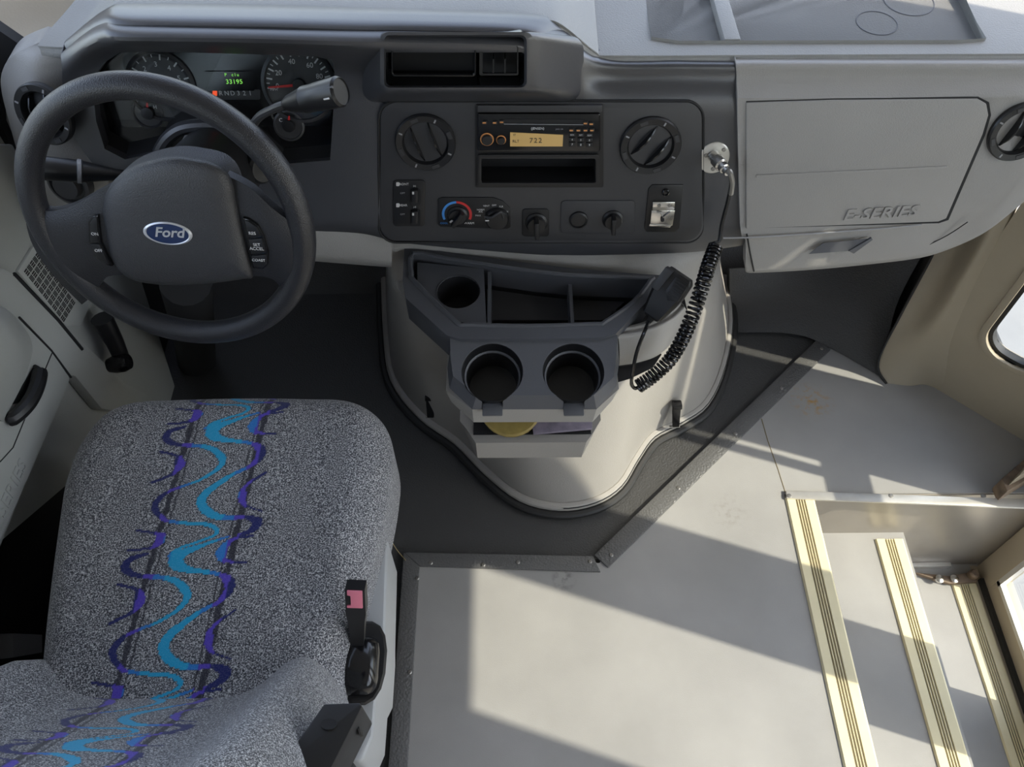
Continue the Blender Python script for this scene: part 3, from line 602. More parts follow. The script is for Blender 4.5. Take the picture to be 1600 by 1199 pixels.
# passenger side: grey body, glove box door, lower tray, end vent
def gz(x0, yb, xb, dy=0):
    return [Y(x0, 90, 1.09), Y(x0, 100, 1.068), Y(x0 + 1, 122, 1.062), GP.hit(x0 + 2, 150, 0), GP.hit(x0 + 2, 165, .002), GP.hit(x0 + 4, 260), GP.hit((x0 + xb) / 2, yb - 62), GP.hit(xb, yb - 48, -.004), GP.hit(xb, yb - 10, -.012), GP.hit(xb, yb, -.03), GP.hit(xb, yb, -.10)]
gc = [gz(1150, 424, 1165), gz(1168, 426, 1180), gz(1260, 421, 1270), gz(1360, 412, 1365), gz(1440, 402, 1440)]
def gz2(x0, pts): return [Y(x0, 90, 1.09), Y(x0, 100, 1.068), Y(x0 + 1, 122, 1.062)] + [GP.hit(px, py, o) for px, py, o in pts]
gc.append(gz2(1510, [(1512, 150, 0), (1512, 165, 0), (1512, 250, 0), (1500, 320, -.004), (1495, 345, -.012), (1492, 372, -.03), (1490, 386, -.05), (1490, 386, -.12)]))
gc.append(gz2(1565, [(1567, 148, 0), (1568, 165, 0), (1568, 240, 0), (1562, 300, -.004), (1556, 325, -.014), (1546, 348, -.035), (1540, 362, -.06), (1540, 362, -.13)]))
gc.append(gz2(1606, [(1608, 146, -.004), (1609, 165, -.004), (1610, 215, -.004), (1606, 262, -.010), (1602, 285, -.02), (1594, 312, -.045), (1588, 325, -.07), (1588, 325, -.14)]))
gc.append(gz2(1660, [(1662, 146, -.03), (1662, 165, -.03), (1662, 190, -.03), (1660, 215, -.04), (1656, 240, -.05), (1650, 262, -.07), (1645, 275, -.10), (1645, 275, -.16)]))
gbody = sheet('passenger_fascia', [[c[i] for c in gc] for i in range(len(gc[0]))], 'grey', da, back=(0, .03, .003), nu=5, nv=4)
GD = [(1166, 161), (1300, 157), (1528, 155), (1542, 163), (1545, 180), (1536, 210), (1479, 342), (1466, 347), (1166, 358)]
pprism('glovebox_gap', GP, [(1166, 158), (1300, 154), (1529, 151.5), (1545.5, 160), (1548.5, 180), (1539.5, 211), (1482, 344), (1467, 349), (1166, 357)], -.003, .0022, 'dark', da)
gd = pprism('glovebox_door', GP, GD, -.002, .005, 'grey', da, .0025)
pprism('rib', GP, [(1182, 274), (1480, 260), (1482, 262), (1480, 264), (1182, 278)], .004, .007, 'grey', gd, .001)
text('raised_lettering', 'E-SERIES', GP.hit(1375, 333, .0056), GP.hit(1449, 328, 0) - GP.hit(1300, 338, 0), GP.v, .027, 'grey', gd, ext=.0022, space=1.0, sx=1.22, shear=.2, bold=.0004)
tube('tray_seam', spline([GP.hit(1130, 372, .001), GP.hit(1172, 371, .004), GP.hit(1270, 365, .004), GP.hit(1380, 357, .004), GP.hit(1440, 351, .004)], 4), .0016, 'dimwhite', da, 6)
tube('tray_seam', [GP.hit(1167, 366, .003), GP.hit(1172, 396, .001), GP.hit(1178, 424, -.016)], .0014, 'dark', da, 6)
tube('tray_seam', spline([GP.hit(1512, 347, -.006), GP.hit(1480, 368, -.012), GP.hit(1440, 388, -.014), GP.hit(1420, 398, -.018)], 4), .0010, 'dark', da, 6)
hr = pprism('pull_recess', GP, [(1264, 397), (1286, 380), (1358, 373), (1330, 392)], .0025, .0032, 'tray', da)
pprism('pull_edge', GP, [(1326, 393), (1362, 372), (1364, 375), (1334, 397)], .001, .006, 'tray', da, .001)
vr = vent(1592, 206, .046, 70, GP, .002)
# left end: light grey fascia with round vent
lf = [[Y(62, 66, 1.10), Y(90, 72, 1.10), Y(112, 70, 1.11)], [Y(22, 84, 1.10), Y(60, 88, 1.08), Y(104, 92, 1.085)], [Y(4, 110, 1.115), Y(45, 118, 1.07), Y(104, 120, 1.08)],
      [Y(2, 140, 1.115), Y(50, 165, 1.05), Y(114, 170, 1.07)], [Y(14, 190, 1.10), Y(60, 215, 1.045), Y(130, 225, 1.055)], [Y(30, 245, 1.08), Y(80, 262, 1.035), Y(165, 275, 1.04)], [Y(52, 290, 1.04), Y(100, 310, 1.01), Y(190, 340, 1.0)], [Y(75, 340, 1.03), Y(130, 370, 1.01), Y(240, 390, 1.0)]]
sheet('driver_fascia', lf, 'grey', da, back=(0, .04, .0))
VL = Plane(Y(70, 176, 1.036), (-.25, -.92, .30))
vl = vent(70, 178, .046, 100, VL, .006)
lsw = lathe('light_switch', Y(108, 288, 1.010), (-.15, -.95, .25), [(.034, -.012), (.034, .004), (.029, .006), (.027, 0), (.022, 0), (.020, .012), (0, .014)], 'panel', da, 36)
sheet('knee_panel', [[CP.hit(x, y + dy, o) for x, y in ((230, 330), (330, 340), (440, 352), (560, 362), (612, 366))] for dy, o in ((0, -.01), (20, -.006), (44, -.012), (52, -.04))], 'grey', da, back=(0, .02, .002))
# top pad with the passenger-side storage tray
ps = [(62, 74), (104, 76), (118, 68), (172, 20), (200, 13), (400, 16), (600, 21), (800, 28), (850, 33), (880, 43), (932, 84), (960, 89), (1200, 88), (1400, 87), (1640, 86)]
pe = [Y(x, y, 1.085) for x, y in ps]
fwd = [V((max(p.x * 1.02, -.40 + p.x * .25), 1.58, max(.985, p.z + .01))) for p in pe]
rowsP = [[p + V((0, .012, -.024)) for p in pe], [p + V((0, -.004, -.012)) for p in pe], [p + V((0, .0, -.001)) for p in pe], [p + V((0, .012, .004)) for p in pe],
         [p * .75 + f * .25 for p, f in zip(pe, fwd)], [p * .4 + f * .6 for p, f in zip(pe, fwd)], fwd]
pad = sheet('top_pad', rowsP, 'pad', da, back=(0, .004, -.02), nu=4, nv=3)
TPz = Y(1300, 75, 1.10).z
TP = Plane((0, 1.1, TPz + .006), (0, -.02, 1))
TRo = [(1002, -40), (1018, 58), (1060, 64), (1500, 63), (1541, 60), (1526, 35), (1490, -40)]
cut(pad, [cutter(TP, TRo, -.014, .10)])
tb = bmesh.new(); prm = prism_bm([TP.hit(*p) - TP.n * .014 for p in TRo], TP.n * .0145); prm.faces.ensure_lookup_table(); [prm.faces.remove(f) for f in [f for f in prm.faces if abs(f.normal.dot(TP.n)) > .8 and f.calc_center_median().z > TPz]]
bm_obj('dash_tray', prm, 'pad', da); tb.free()
pprism('tray_divider', TP, [(1104, -40), (1128, -40), (1158, 61), (1132, 61)], -.0145, .002, 'pad', da, .003)
ring('embossed_oval', 1370, 36, .030, .0312, 0, 360, 'tray', da, TP, -.0138, .0006)
ring('embossed_oval', 1420, 2, .038, .0392, 0, 360, 'tray', da, TP, -.0138, .0006)
tube('pad_seam', [p + V((0, .010, -.026)) for p in [V(q) for q in spline([tuple(p) for p in pe], 4)]], .003, 'dark', da, 6)
# windshield pillar base seen above the far end of the dash
struct(tag(sheet('trim_3', [[at(1520, -40, y=1.32), at(1580, -40, y=1.30), at(1680, -40, y=1.28)], [at(1540, 0, y=1.26), at(1590, 10, y=1.24), at(1680, 20, y=1.22)], [at(1575, 30, y=1.20), at(1600, 50, y=1.18), at(1680, 80, y=1.17)]], 'grey', back=(0, .05, -.03)), 'grey windshield pillar base beyond the passenger end of the dash', 'trim'))

# ================================================================== STEERING COLUMN AND WHEEL
WC = V((-.4437, .8022, .8848)); tt = math.radians(73.8); ro = math.radians(-5.1)
wn_ = V((math.sin(ro), -math.sin(tt) * math.cos(ro), math.cos(tt) * math.cos(ro))); wu = V((1, 0, 0)); wu = (wu - wn_ * wu.dot(wn_)).normalized(); wv = wn_.cross(wu)
WP = Plane(WC, wn_, wu)
sc_ = thing('steering_column', (-.44, 1.0, .6), 'black steering column shroud with gear lever and wiper stalk', 'steering column')
ca = V((0, .94, -.34)).normalized()
cu_ = V((1, 0, 0)); cv_ = ca.cross(cu_)
def cring(c, rx, ry, n=24): return [c + cu_ * rx * math.cos(2 * math.pi * k / n) + cv_ * ry * math.sin(2 * math.pi * k / n) for k in range(n)]
c1 = WC - wn_ * .035 + V((.0, .0, -.012))
loft('shroud', [cring(c1 + ca * 0, .052, .050), cring(c1 + ca * .02, .066, .062), cring(c1 + ca * .10, .068, .064), cring(c1 + ca * .24, .062, .060)], 'black', sc_)
tube('brow', spline([CP.hit(p[0], p[1], .01) for p in ((248, 240), (264, 214), (294, 198), (352, 198), (386, 216), (410, 250))], 5), .010, 'char', sc_, 10)
tube('lower_shaft', [at(290, 440, y=1.0), at(300, 500, y=1.12), at(312, 600, y=1.32)], .045, 'dark', sc_, 16)
lathe('ignition', at(408, 262, y=.98), (.7, -.6, .2), [(.024, -.03), (.024, .004), (.020, .008), (.012, .008), (0, .006)], 'black', sc_, 20)
pprism('hazard_button', CP, rr(284, 218, 300, 230, 2), .03, .045, 'dimwhite', sc_, .002)
# gear lever
g0, g1, g2, g3 = at(380, 225, y=.93), at(402, 186, y=.905), at(428, 170, y=.89), at(446, 163, y=.885)
tube('gear_lever', spline([g0, g1, g2, g3], 6), .0055, 'panel', sc_, 10)
ge = at(532, 143, y=.865); gx = (ge - g3)
gl = gx.length
kb = lathe('gear_knob', g3, gx, [(.006, -.002), (.010, .006), (.0155, gl * .35), (.0165, gl * .37), (.0165, gl * .55), (.017, gl * .57), (.0185, gl * .98), (.016, gl * 1.02), (.0155, gl * 1.0), (0, gl * 1.0)], 'black', sc_, 28)
kb2 = [g3 + gx * .62 + V((0, -.010, .0145)), g3 + gx * .92 + V((0, -.011, .0155))]
tube('knob_rib', kb2, .0018, 'panel', kb, 6); tube('knob_print', [g3 + gx * .76 + V((.0, -.0165, .006)), g3 + gx * .86 + V((0, -.017, .006))], .002, 'white', kb, 6)
# wiper / signal stalk
s0, s1 = at(195, 274, y=.93), at(60, 262, y=.90); sx_ = s1 - s0; L = sx_.length
stk = lathe('signal_stalk', s0, sx_, [(.007, -.02), (.008, L * .1), (.0125, L * .35), (.015, L * .50), (.0165, L * .505), (.0165, L * .56), (.0155, L * .57), (.0165, L * .95), (.012, L * 1.0), (0, L * 1.0)], 'black', sc_, 28)
for f_ in (.515, .53, .545): lathe('collar_mark', s0 + sx_ * f_, sx_, [(.0166, 0), (.0168, .0008), (.0166, .0016)], 'dimwhite', stk, 28)
for s_, f_, d_ in (('OO', .40, .0135), ('=D', .40, .0128), ('<o>', .80, .0168)): text('lettering', s_, s0 + sx_ * f_ + V((0, -.62 if s_ != 'OO' else -.45, .78 if s_ != 'OO' else .89)) * d_, -sx_, (0, .7, .7), .006, 'white', stk, ext=.0008)

sw_ = thing('steering_wheel', WC, 'black four-spoke steering wheel with grained centre pad', 'steering wheel')
RW_ = .178
tube('rim', [WC + wu * RW_ * math.cos(2 * math.pi * k / 96) + wv * RW_ * math.sin(2 * math.pi * k / 96) for k in range(96)], .0168, 'wheel', sw_, 18, closed=True)
def wp(px, py, off=0): return WP.hit(px, py, off)
# spokes: broad webs from the rim to the pad
def web(rows): return sheet('spoke', [[wp(px, py, o) for px, py, o in r] for r in rows], 'wheel', sw_, back=tuple(-wn_ * .014), nu=6, nv=5, angle=60)
web([[(46, 318, -.002), (74, 330, .006), (112, 322, .010), (160, 296, .012), (215, 268, .010)], [(40, 342, .004), (80, 350, .012), (116, 348, .015), (150, 345, .016), (215, 330, .014)],
     [(52, 385, .006), (85, 385, .014), (118, 385, .016), (150, 385, .016), (215, 380, .014)], [(84, 432, .006), (106, 425, .013), (130, 418, .015), (160, 410, .015), (215, 410, .014)],
     [(128, 476, -.002), (145, 462, .004), (156, 446, .008), (170, 432, .010), (215, 428, .010)]])
web([[(486, 352, -.002), (458, 348, .006), (425, 325, .010), (388, 292, .012), (340, 268, .010)], [(486, 376, .004), (455, 372, .012), (425, 358, .015), (390, 345, .016), (340, 330, .014)],
     [(482, 412, .006), (456, 402, .014), (430, 394, .016), (400, 388, .016), (340, 380, .014)], [(470, 445, .006), (452, 432, .013), (432, 420, .015), (405, 416, .015), (340, 410, .014)],
     [(446, 474, -.002), (438, 452, .004), (428, 438, .008), (405, 432, .010), (340, 428, .010)]])
# centre pad: domed
hubp = [(160, 330), (166, 300), (185, 275), (215, 256), (262, 244), (300, 246), (340, 256), (362, 280), (370, 318), (384, 380), (395, 430), (380, 436), (330, 443), (270, 446), (215, 440), (188, 425), (172, 400), (164, 360)]
hs_ = spline(hubp, 4, closed=True); cx_, cy_ = 268, 345
rings = [[wp(x, y, .004) - wn_ * .03 for x, y in hs_], [wp(x, y, .004) for x, y in hs_]]
for f_, h_ in ((.995, .014), (.975, .020), (.93, .025), (.82, .030), (.6, .033), (.3, .034)): rings.append([wp(cx_ + (x - cx_) * f_, cy_ + (y - cy_) * f_, h_) for x, y in hs_])
# raise by sampling the same outline at a lower height so that the pad keeps its outline
hub = loft('centre_pad', rings, 'hub', sw_, angle=70)
HP = Plane(WC + wn_ * .0350, wn_, wu)
em = lathe('emblem', HP.hit(263, 364, -.002), wn_, [(.0165, 0), (.0165, .002), (.0150, .0035), (.0142, .0028), (.0142, .002), (0, .002)], 'silver', sw_, 48, sx=1.95, ref=wu)
lathe('emblem_field', HP.hit(263, 364, -.002), wn_, [(.0143, .0018), (.0138, .0028), (0, .0030)], 'navy', em, 48, sx=1.98, ref=wu)
text('emblem_script', 'Ford', HP.hit(263, 364, .0014), wu, wv, .0195, 'silver', em, ext=.0005, shear=.35, sx=1.05, bold=.0003)
lathe('emblem_recess', HP.hit(262, 363, -.0035), wn_, [(.0200, 0), (.0196, .0018), (0, .0019)], 'dark', sw_, 48, sx=1.8, ref=wu)
text('raised_lettering', 'SRS AIRBAG', HP.hit(282, 424, -.006), wu, wv, .009, 'hub', sw_, ext=.001)
# button pods
SPn = .0205
def pod(poly, labels):
    p0 = bm_obj('button_pod', prism_bm([wp(x, y, SPn) for x, y in poly], -wn_ * .014), 'gloss', sw_, .003)
    return p0
pl_ = pod([(137, 348), (144, 338), (153, 336), (158, 380), (176, 418), (168, 416), (148, 404), (138, 380)], 0)
pr_ = pod([(378, 340), (388, 343), (402, 352), (412, 370), (419, 395), (418, 416), (410, 422), (394, 421), (386, 385)], 0)
def wbtn(poly, s_, px, py, par, sz=.0062):
    b_ = bm_obj('button', prism_bm([wp(x, y, SPn + .002) for x, y in poly], -wn_ * .004), 'black', par, .0015)
    for i, q in enumerate(s_.split('|')): text('button_print', q, WP.hit(px, py + i * 6, SPn + .0024), wu, wv, sz, 'white', par)
wbtn([(140, 350), (146, 341), (151, 340), (154, 379), (140, 379)], 'ON', 148, 366, pl_); wbtn([(140, 382), (155, 382), (171, 414), (164, 413), (150, 402)], 'OFF', 154, 392, pl_)
wbtn([(382, 345), (388, 346), (400, 355), (408, 370), (388, 372)], 'RES', 394, 365, pr_); wbtn([(388, 375), (409, 373), (415, 395), (392, 398)], 'SET|ACCEL', 401, 383, pr_); wbtn([(392, 401), (416, 398), (416, 414), (409, 419), (396, 418)], 'COAST', 404, 407, pr_, .0055)

# ================================================================== ENGINE COVER AND CONSOLE
ec = thing('engine_cover', (.11, 1.1, 0), 'grey plastic engine cover console with cup holders between the footwells', 'console')
Bo = [(-.32, 1.48), (-.30, 1.30), (-.272, 1.16), (-.20, 1.055), (-.115, .985), (-.045, .905), (.03, .84), (.11, .818), (.185, .83), (.242, .868), (.285, .935), (.33, .995), (.40, 1.035), (.465, 1.085), (.52, 1.19), (.56, 1.33), (.57, 1.48)]
To = [(-.245, 1.48), (-.24, 1.30), (-.225, 1.10), (-.20, 1.02), (-.15, .99), (-.08, .965), (.0, .95), (.09, .945), (.17, .95), (.23, .965), (.28, .985), (.325, 1.0), (.36, 1.02), (.385, 1.06), (.395, 1.12), (.405, 1.30), (.41, 1.48)]
def oring(t, z): return [V((a[0] * (1 - t) + b[0] * t, a[1] * (1 - t) + b[1] * t, z)) for a, b in zip(spline(Bo, 4), spline(To, 4))]
def shelf(t, z, more=0):
    out = []
    for p in oring(t, z):
        lim = 1.045 - .06 * max(0, min(1, (p.x + .17) / .5)) + more
        out.append(V((p.x * (1 - more), max(p.y, lim) if -.26 < p.x < .34 else max(p.y, lim - .0) if more else p.y, z)))
    return out
body = loft('cover_body', [oring(-.0, .0), oring(.02, .03), oring(.10, .07), oring(.30, .16), oring(.62, .34), oring(.82, .46), oring(.86, .49), shelf(.9, .494), shelf(1.0, .54), shelf(1.0, .585), shelf(1.0, .61, .03), shelf(1.0, .625, .12)], 'console', ec, angle=60)
def obase(off, z):
    s = spline(Bo, 4); out = []
    for i, p in enumerate(s):
        a = s[max(i - 1, 0)]; b = s[min(i + 1, len(s) - 1)]; t = V((b[0] - a[0], b[1] - a[1], 0)).normalized(); n = V((t.y, -t.x, 0)); out.append(V((p[0], p[1], z)) + n * off)
    return out
tube('base_lip', obase(.002, .016), .011, 'console', ec, 10); tube('base_seal', obase(.018, .004), .010, 'rubber', ec, 10); tube('seal_groove', obase(.009, .020), .003, 'dark', ec, 6)
# hold-down clips
for (px, py), q in (((673, 640), (672, 612)), ((1055, 655), (1057, 625))):
    cl = thing('hold_down_clip', at(px, py, z=.02), 'black hold-down clip on the engine cover ' + ('beside driver footwell' if px < 800 else 'beside the edging strip'), 'clip')
    a_, b_ = at(px, py + 8, z=.055), at(q[0], q[1], z=.135)
    d_ = (b_ - a_).normalized(); s_ = V((1, .0, 0)); n_ = d_.cross(s_).normalized()
    if n_.y > 0: n_ = -n_
    bm_obj('lever', prism_bm([a_ - s_ * .008, a_ + s_ * .008, b_ + s_ * .010, b_ - s_ * .010], n_ * .010), 'gloss', cl, .002)
    bm_obj('hook', prism_bm([b_ - s_ * .011 - d_ * .014, b_ + s_ * .011 - d_ * .014, b_ + s_ * .011, b_ - s_ * .011], n_ * .018), 'gloss', cl, .003)
    tube('bail_wire', [a_ + s_ * .012 - V((0, 0, .01)), a_ - s_ * .012 - V((0, 0, .01))], .003, 'chrome', cl, 8)
# storage tray
To_ = [(632, 384), (700, 394), (800, 408), (900, 420), (1000, 428), (1030, 430), (1034, 438), (1008, 474), (962, 522), (940, 528), (830, 530), (720, 530), (698, 524), (634, 466), (629, 440)]
Ti_ = [(645, 396), (700, 404), (760, 413), (840, 424), (900, 430), (1012, 434), (1017, 438), (990, 472), (945, 504), (930, 507), (830, 510), (735, 508), (712, 503), (648, 440), (643, 430)]
tr = pprism('storage_tray', TR, To_, -.055, .0, 'tray', ec, .0, holes=[Ti_])
tube('tray_lip', [TR.hit(*p, -.001) for p in spline(Ti_, 3, closed=True)], .0045, 'tray', tr, 8, closed=True)
bmc = prism_bm([TR.hit(*p, -.002) for p in Ti_], (0, 0, -.074)); bmc.faces.ensure_lookup_table(); [bmc.faces.remove(f) for f in [f for f in bmc.faces if f.normal.z > .8]]
bm_obj('tray_liner', bmc, 'black', ec); bmesh_dummy = None
pprism('tray_floor', TR, [(760, 440), (1010, 440), (945, 500), (760, 500)], -.073, -.068, 'panel', tr)
def disc(pl, px, py, r, n=28, off=0, sy=1.0): c = pl.hit(px, py, off); return [c + pl.u * r * math.cos(2 * math.pi * k / n) + pl.v * r * sy * math.sin(2 * math.pi * k / n) for k in range(n)]
pk = [TR.hit(*p, -.012) for p in ((652, 410), (756, 420), (760, 508), (716, 503), (652, 440))]
cw = bm_obj('cup_well_plate', prism_bm(pk, (0, 0, -.006), [disc(TR, 716, 456, .037, off=-.012)]), 'tray', ec)
lathe('cup_well', TR.hit(716, 456, -.012), (0, 0, 1), [(.038, .001), (.036, -.004), (.034, -.052), (0, -.052)], 'black', cw, 32)
box('tray_divider', (at(765, 440, z=.56).x - .003, .875, .50), (at(765, 440, z=.56).x + .003, 1.0, .568), 'tray', tr)
box('tray_divider', (at(891, 440, z=.56).x - .003, .875, .50), (at(891, 440, z=.56).x + .003, .985, .555), 'tray', tr)
# cup holder unit: slate deck over a grey box with a slot
DKo = [(703, 524), (704, 560), (708, 588), (745, 618), (928, 618), (959, 589), (963, 556), (965, 524)]
DKb = [(701, 524), (699, 575), (702, 606), (738, 640), (932, 640), (962, 604), (967, 570), (967, 524)]
dkt = [DK.hit(*p) for p in DKo]; low = []
for p, q in zip(DKb, dkt): low.append(at(*p, z=q.z - .028) if p[1] > 530 else q + V((0, 0, -.03)))
deck = loft('cup_deck', [low, dkt], 'tray', ec, bevel=.003)
R_c = .0503; cc = [DK.hit(769, 581), DK.hit(896, 581)]
cutters = []
for c in cc:
    cutters.append(bm_obj('c', prism_bm([c + DK.n * .05 + DK.u * R_c * math.cos(2 * math.pi * k / 40) + DK.v * R_c * math.sin(2 * math.pi * k / 40) for k in range(40)], -DK.n * .2), 'dark'))
    f = c - DK.v * R_c * .8
    cutters.append(bm_obj('c', prism_bm([f + DK.u * .017 + DK.v * .01 + DK.n * .05, f - DK.u * .017 + DK.v * .01 + DK.n * .05, f - DK.u * .017 - DK.v * .06 + DK.n * .05, f + DK.u * .017 - DK.v * .06 + DK.n * .05], -DK.n * .075), 'dark'))
cup_cut = [bm_obj('c', prism_bm([c + DK.n * .05 + DK.u * R_c * .985 * math.cos(2 * math.pi * k / 40) + DK.v * R_c * .985 * math.sin(2 * math.pi * k / 40) for k in range(40)], -DK.n * .128), 'dark') for c in cc]
cut(deck, cutters)
for c in cc:
    cp_ = lathe('cup_holder', c, DK.n, [(R_c + .0006, -.001), (R_c - .0005, -.002), (R_c - .003, -.024), (R_c - .007, -.026), (R_c - .010, -.075), (0, -.076)], 'black', ec, 40)
    lathe('cup_ring', c - DK.n * .024, DK.n, [(R_c - .0025, 0), (R_c - .004, .002), (R_c - .0065, .0)], 'tray', cp_, 40)
    f = c - DK.v * (R_c + .004) - DK.n * .026
    bm_obj('notch_step', prism_bm([f + DK.u * .0165 + DK.v * .008, f - DK.u * .0165 + DK.v * .008, f - DK.u * .0165 - DK.v * .014, f + DK.u * .0165 - DK.v * .014], DK.n * .006), 'tray', cp_, .002)
# grey box below
zt = low[3].z; yf = low[3].y
def br(pts): return [V(p) for p in pts]
low[2].x -= .006; low[5].x += .006
l0, l1, l2, l3, l4, l5 = low[1], low[2], low[3], low[4], low[5], low[6]
bl, brr_ = at(746, 716, y=yf + .028), at(908, 718, y=yf + .028); zb = bl.z
topr = [V((l1.x, .862, zt)), V((l1.x, l1.y, zt)), V((l2.x, l2.y, zt)), V((l3.x, l3.y, zt)), V((l4.x, l4.y, zt)), V((l4.x, .862, zt))]
botr = [V((bl.x - .022, 1.0, zb)), V((bl.x - .022, bl.y + .05, zb)), V((bl.x, bl.y, zb)), V((brr_.x, brr_.y, zb)), V((brr_.x + .024, brr_.y + .05, zb)), V((brr_.x + .024, 1.0, zb))]
mixr = lambda t: [a * (1 - t) + b * t for a, b in zip(topr, botr)]
gbx = loft('cup_box', [botr, mixr(.75), mixr(.5), mixr(.25), topr], 'console', ec, bevel=.004)
za, zc = mixr(.24)[2], mixr(.66)[2]
sl_ = bm_obj('c', prism_bm([V((topr[1].x - .01, yf - .06, zc.z)), V((topr[4].x + .012, yf - .06, zc.z)), V((topr[4].x + .012, yf + .09, zc.z)), V((topr[1].x - .01, yf + .09, zc.z))], (0, 0, za.z - zc.z)), 'dark')
sl2 = bm_obj('c', prism_bm([V((topr[2].x - .01, yf + .025, zc.z + .001)), V((topr[3].x + .01, yf + .025, zc.z + .001)), V((topr[3].x + .01, yf + .16, zc.z + .001)), V((topr[2].x - .01, yf + .16, zc.z + .001))], (0, 0, za.z - zc.z + .02)), 'dark')
cut(gbx, [sl_, sl2] + cup_cut)
box('slot_shade', (topr[2].x - .004, yf + .034, zc.z + .0012), (topr[3].x + .004, yf + .158, zc.z + .003), 'dark', ec)  # dark plate put in to paint the slot floor as shaded
bk = tag(lathe('round_yellow_pad', V((.005, yf + .080, zc.z + .018)), (0, -.25, 1), [(.055, 0), (.055, .006), (.052, .008), (0, .008)], 'yellow', None, 32), 'round yellow printed pad lying in the console slot', 'pad')
bk2 = tag(bm_obj('booklet', prism_bm([V((.045, yf + .03, zc.z + .006)), V((.150, yf + .04, zc.z + .006)), V((.155, yf + .15, zc.z + .016)), V((.03, yf + .15, zc.z + .016))], (0, 0, .006)), 'paper', None, .001), 'purple grey printed booklet lying in the console slot', 'booklet')
# side pocket that holds the microphone
pt_ = [(966, 527), (1000, 522), (1030, 512), (1055, 498), (1071, 482)]; pb_ = [(966, 572), (1000, 566), (1032, 553), (1060, 522), (1074, 492)]
ptop = [at(px, py, z=.560) for px, py in pt_]; pbot = [at(px, py, z=.490) for px, py in pb_]
sheet('side_pocket', [[p + V((-.004, .010, -.002)) for p in ptop], ptop, [a * .5 + b * .5 + V((.002, -.004, 0)) for a, b in zip(ptop, pbot)], pbot, [p + V((-.01, .03, -.012)) for p in pbot]], 'console', ec, back=(-.004, .012, 0))
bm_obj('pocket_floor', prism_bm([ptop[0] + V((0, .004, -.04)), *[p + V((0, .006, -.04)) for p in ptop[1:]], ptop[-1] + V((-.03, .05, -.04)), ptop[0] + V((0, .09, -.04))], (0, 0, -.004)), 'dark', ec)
bm_obj('pocket_gap_shade', prism_bm([at(*p, z=.47) for p in ((964, 574), (1000, 568), (1034, 554), (1020, 575), (985, 592), (964, 598))], (0, .01, -.01)), 'dark', ec)  # solid dark slab painting the shade of the gap under the lip
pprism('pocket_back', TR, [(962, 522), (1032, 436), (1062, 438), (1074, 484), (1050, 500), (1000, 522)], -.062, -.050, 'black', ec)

# ---- hand microphone and coiled cord
mi = thing('hand_microphone', at(1045, 470, z=.55), 'black hand microphone with coiled cord resting in the console side pocket', 'microphone')
m0, m1 = at(1021, 492, z=.575), at(1064, 428, z=.640)
ml = (m1 - m0); mL = ml.length; ml.normalize(); mn = V((-.25, -.55, .80)); mn = (mn - ml * mn.dot(ml)).normalized(); ms = ml.cross(mn)
def msec(t, w, th, sh=0): 
    c = m0 + ml * mL * t + ms * sh
    return [c + ms * (w * x) + mn * (th * y) for x, y in ((-1, -.8), (-.85, -1), (.85, -1), (1, -.8), (1, .7), (.8, 1), (-.8, 1), (-1, .7))]
mb = loft('body', [msec(-.05, .014, .011), msec(0, .0175, .015), msec(.30, .023, .018), (msec(.55, .0265, .018)), msec(.9, .026, .016), msec(1.0, .021, .010)], 'black', mi, bevel=.0015)
def mq(t, s, n): return m0 + ml * mL * t + ms * s + mn * n
bm_obj('talk_button', prism_bm([mq(.5, -.027, .004), mq(1.0, -.025, .004), mq(1.0, -.010, .004), mq(.5, -.013, .004)], mn * .0165), 'panel', mb, .002)
gq = bm_obj('grille', prism_bm([mq(.45, .008, .014), mq(.60, -.004, .014), mq(.95, -.002, .014), mq(.97, .022, .012), mq(.55, .024, .014)], mn * .005), 'black', mb, .002)
for k in range(6): tube('grille_rib', [mq(.56 + k * .065, .002, .0192), mq(.56 + k * .065, .020, .0188)], .0012, 'panel', gq, 6)
lathe('badge', mq(.22, .0172, .002), ms + mn * .3, [(.008, -.001), (.008, .001), (.0065, .0014), (0, .0014)], 'silver', mb, 24, sx=.5, ref=mn)
tube('strain_relief', [m0 + ml * .002, m0 - ml * .012, m0 - ml * .022], [.0055, .0045, .0035], 'rubber', mi, 10)
lead = spline([m0 - ml * .015, at(1008, 516, y=.835), at(995, 550, y=.80), at(988, 585, y=.785), at(987, 601, y=.785), at(993, 607, y=.787), at(1000, 603, y=.79)], 6)
tube('cord_lead', lead, .0032, 'gloss', mi, 8)
path = spline([at(997, 604, y=.790), at(1020, 588, y=.80), at(1046, 563, y=.815), at(1066, 530, y=.83), at(1083, 490, y=.85), at(1097, 448, y=.88), at(1108, 412, y=.915), at(1118, 386, y=.945)], 60)
hel = []; tot = len(path); turns = 40
for i, p in enumerate(path):
    p = V(p); q = V(path[min(i + 1, tot - 1)]) - V(path[max(i - 1, 0)]); q.normalize(); a = V((0, -.6, .8)); a = (a - q * a.dot(q)).normalized(); b_ = q.cross(a); th = 2 * math.pi * turns * i / tot
    hel.append(p + (a * math.cos(th) + b_ * math.sin(th)) * .0102)
hel2 = [V(p) for p in spline([tuple(p) for p in hel], 2)]
tube('coiled_cord', hel2, .0026, 'gloss', mi, 6)
tube('cord_tail', spline([hel2[-1], at(1124, 376, y=.955), at(1128, 350, y=.965), at(1138, 312, y=.968), at(1143, 285, y=.965), at(1140, 268, y=.965), c0 + pd * .044], 6), .0032, 'black', mi, 8)
tube('cord_sleeve', spline([at(1142, 303, y=.966), at(1144, 285, y=.965), at(1140, 268, y=.965), c0 + pd * .044], 5), .0042, 'rivet', mi, 8)

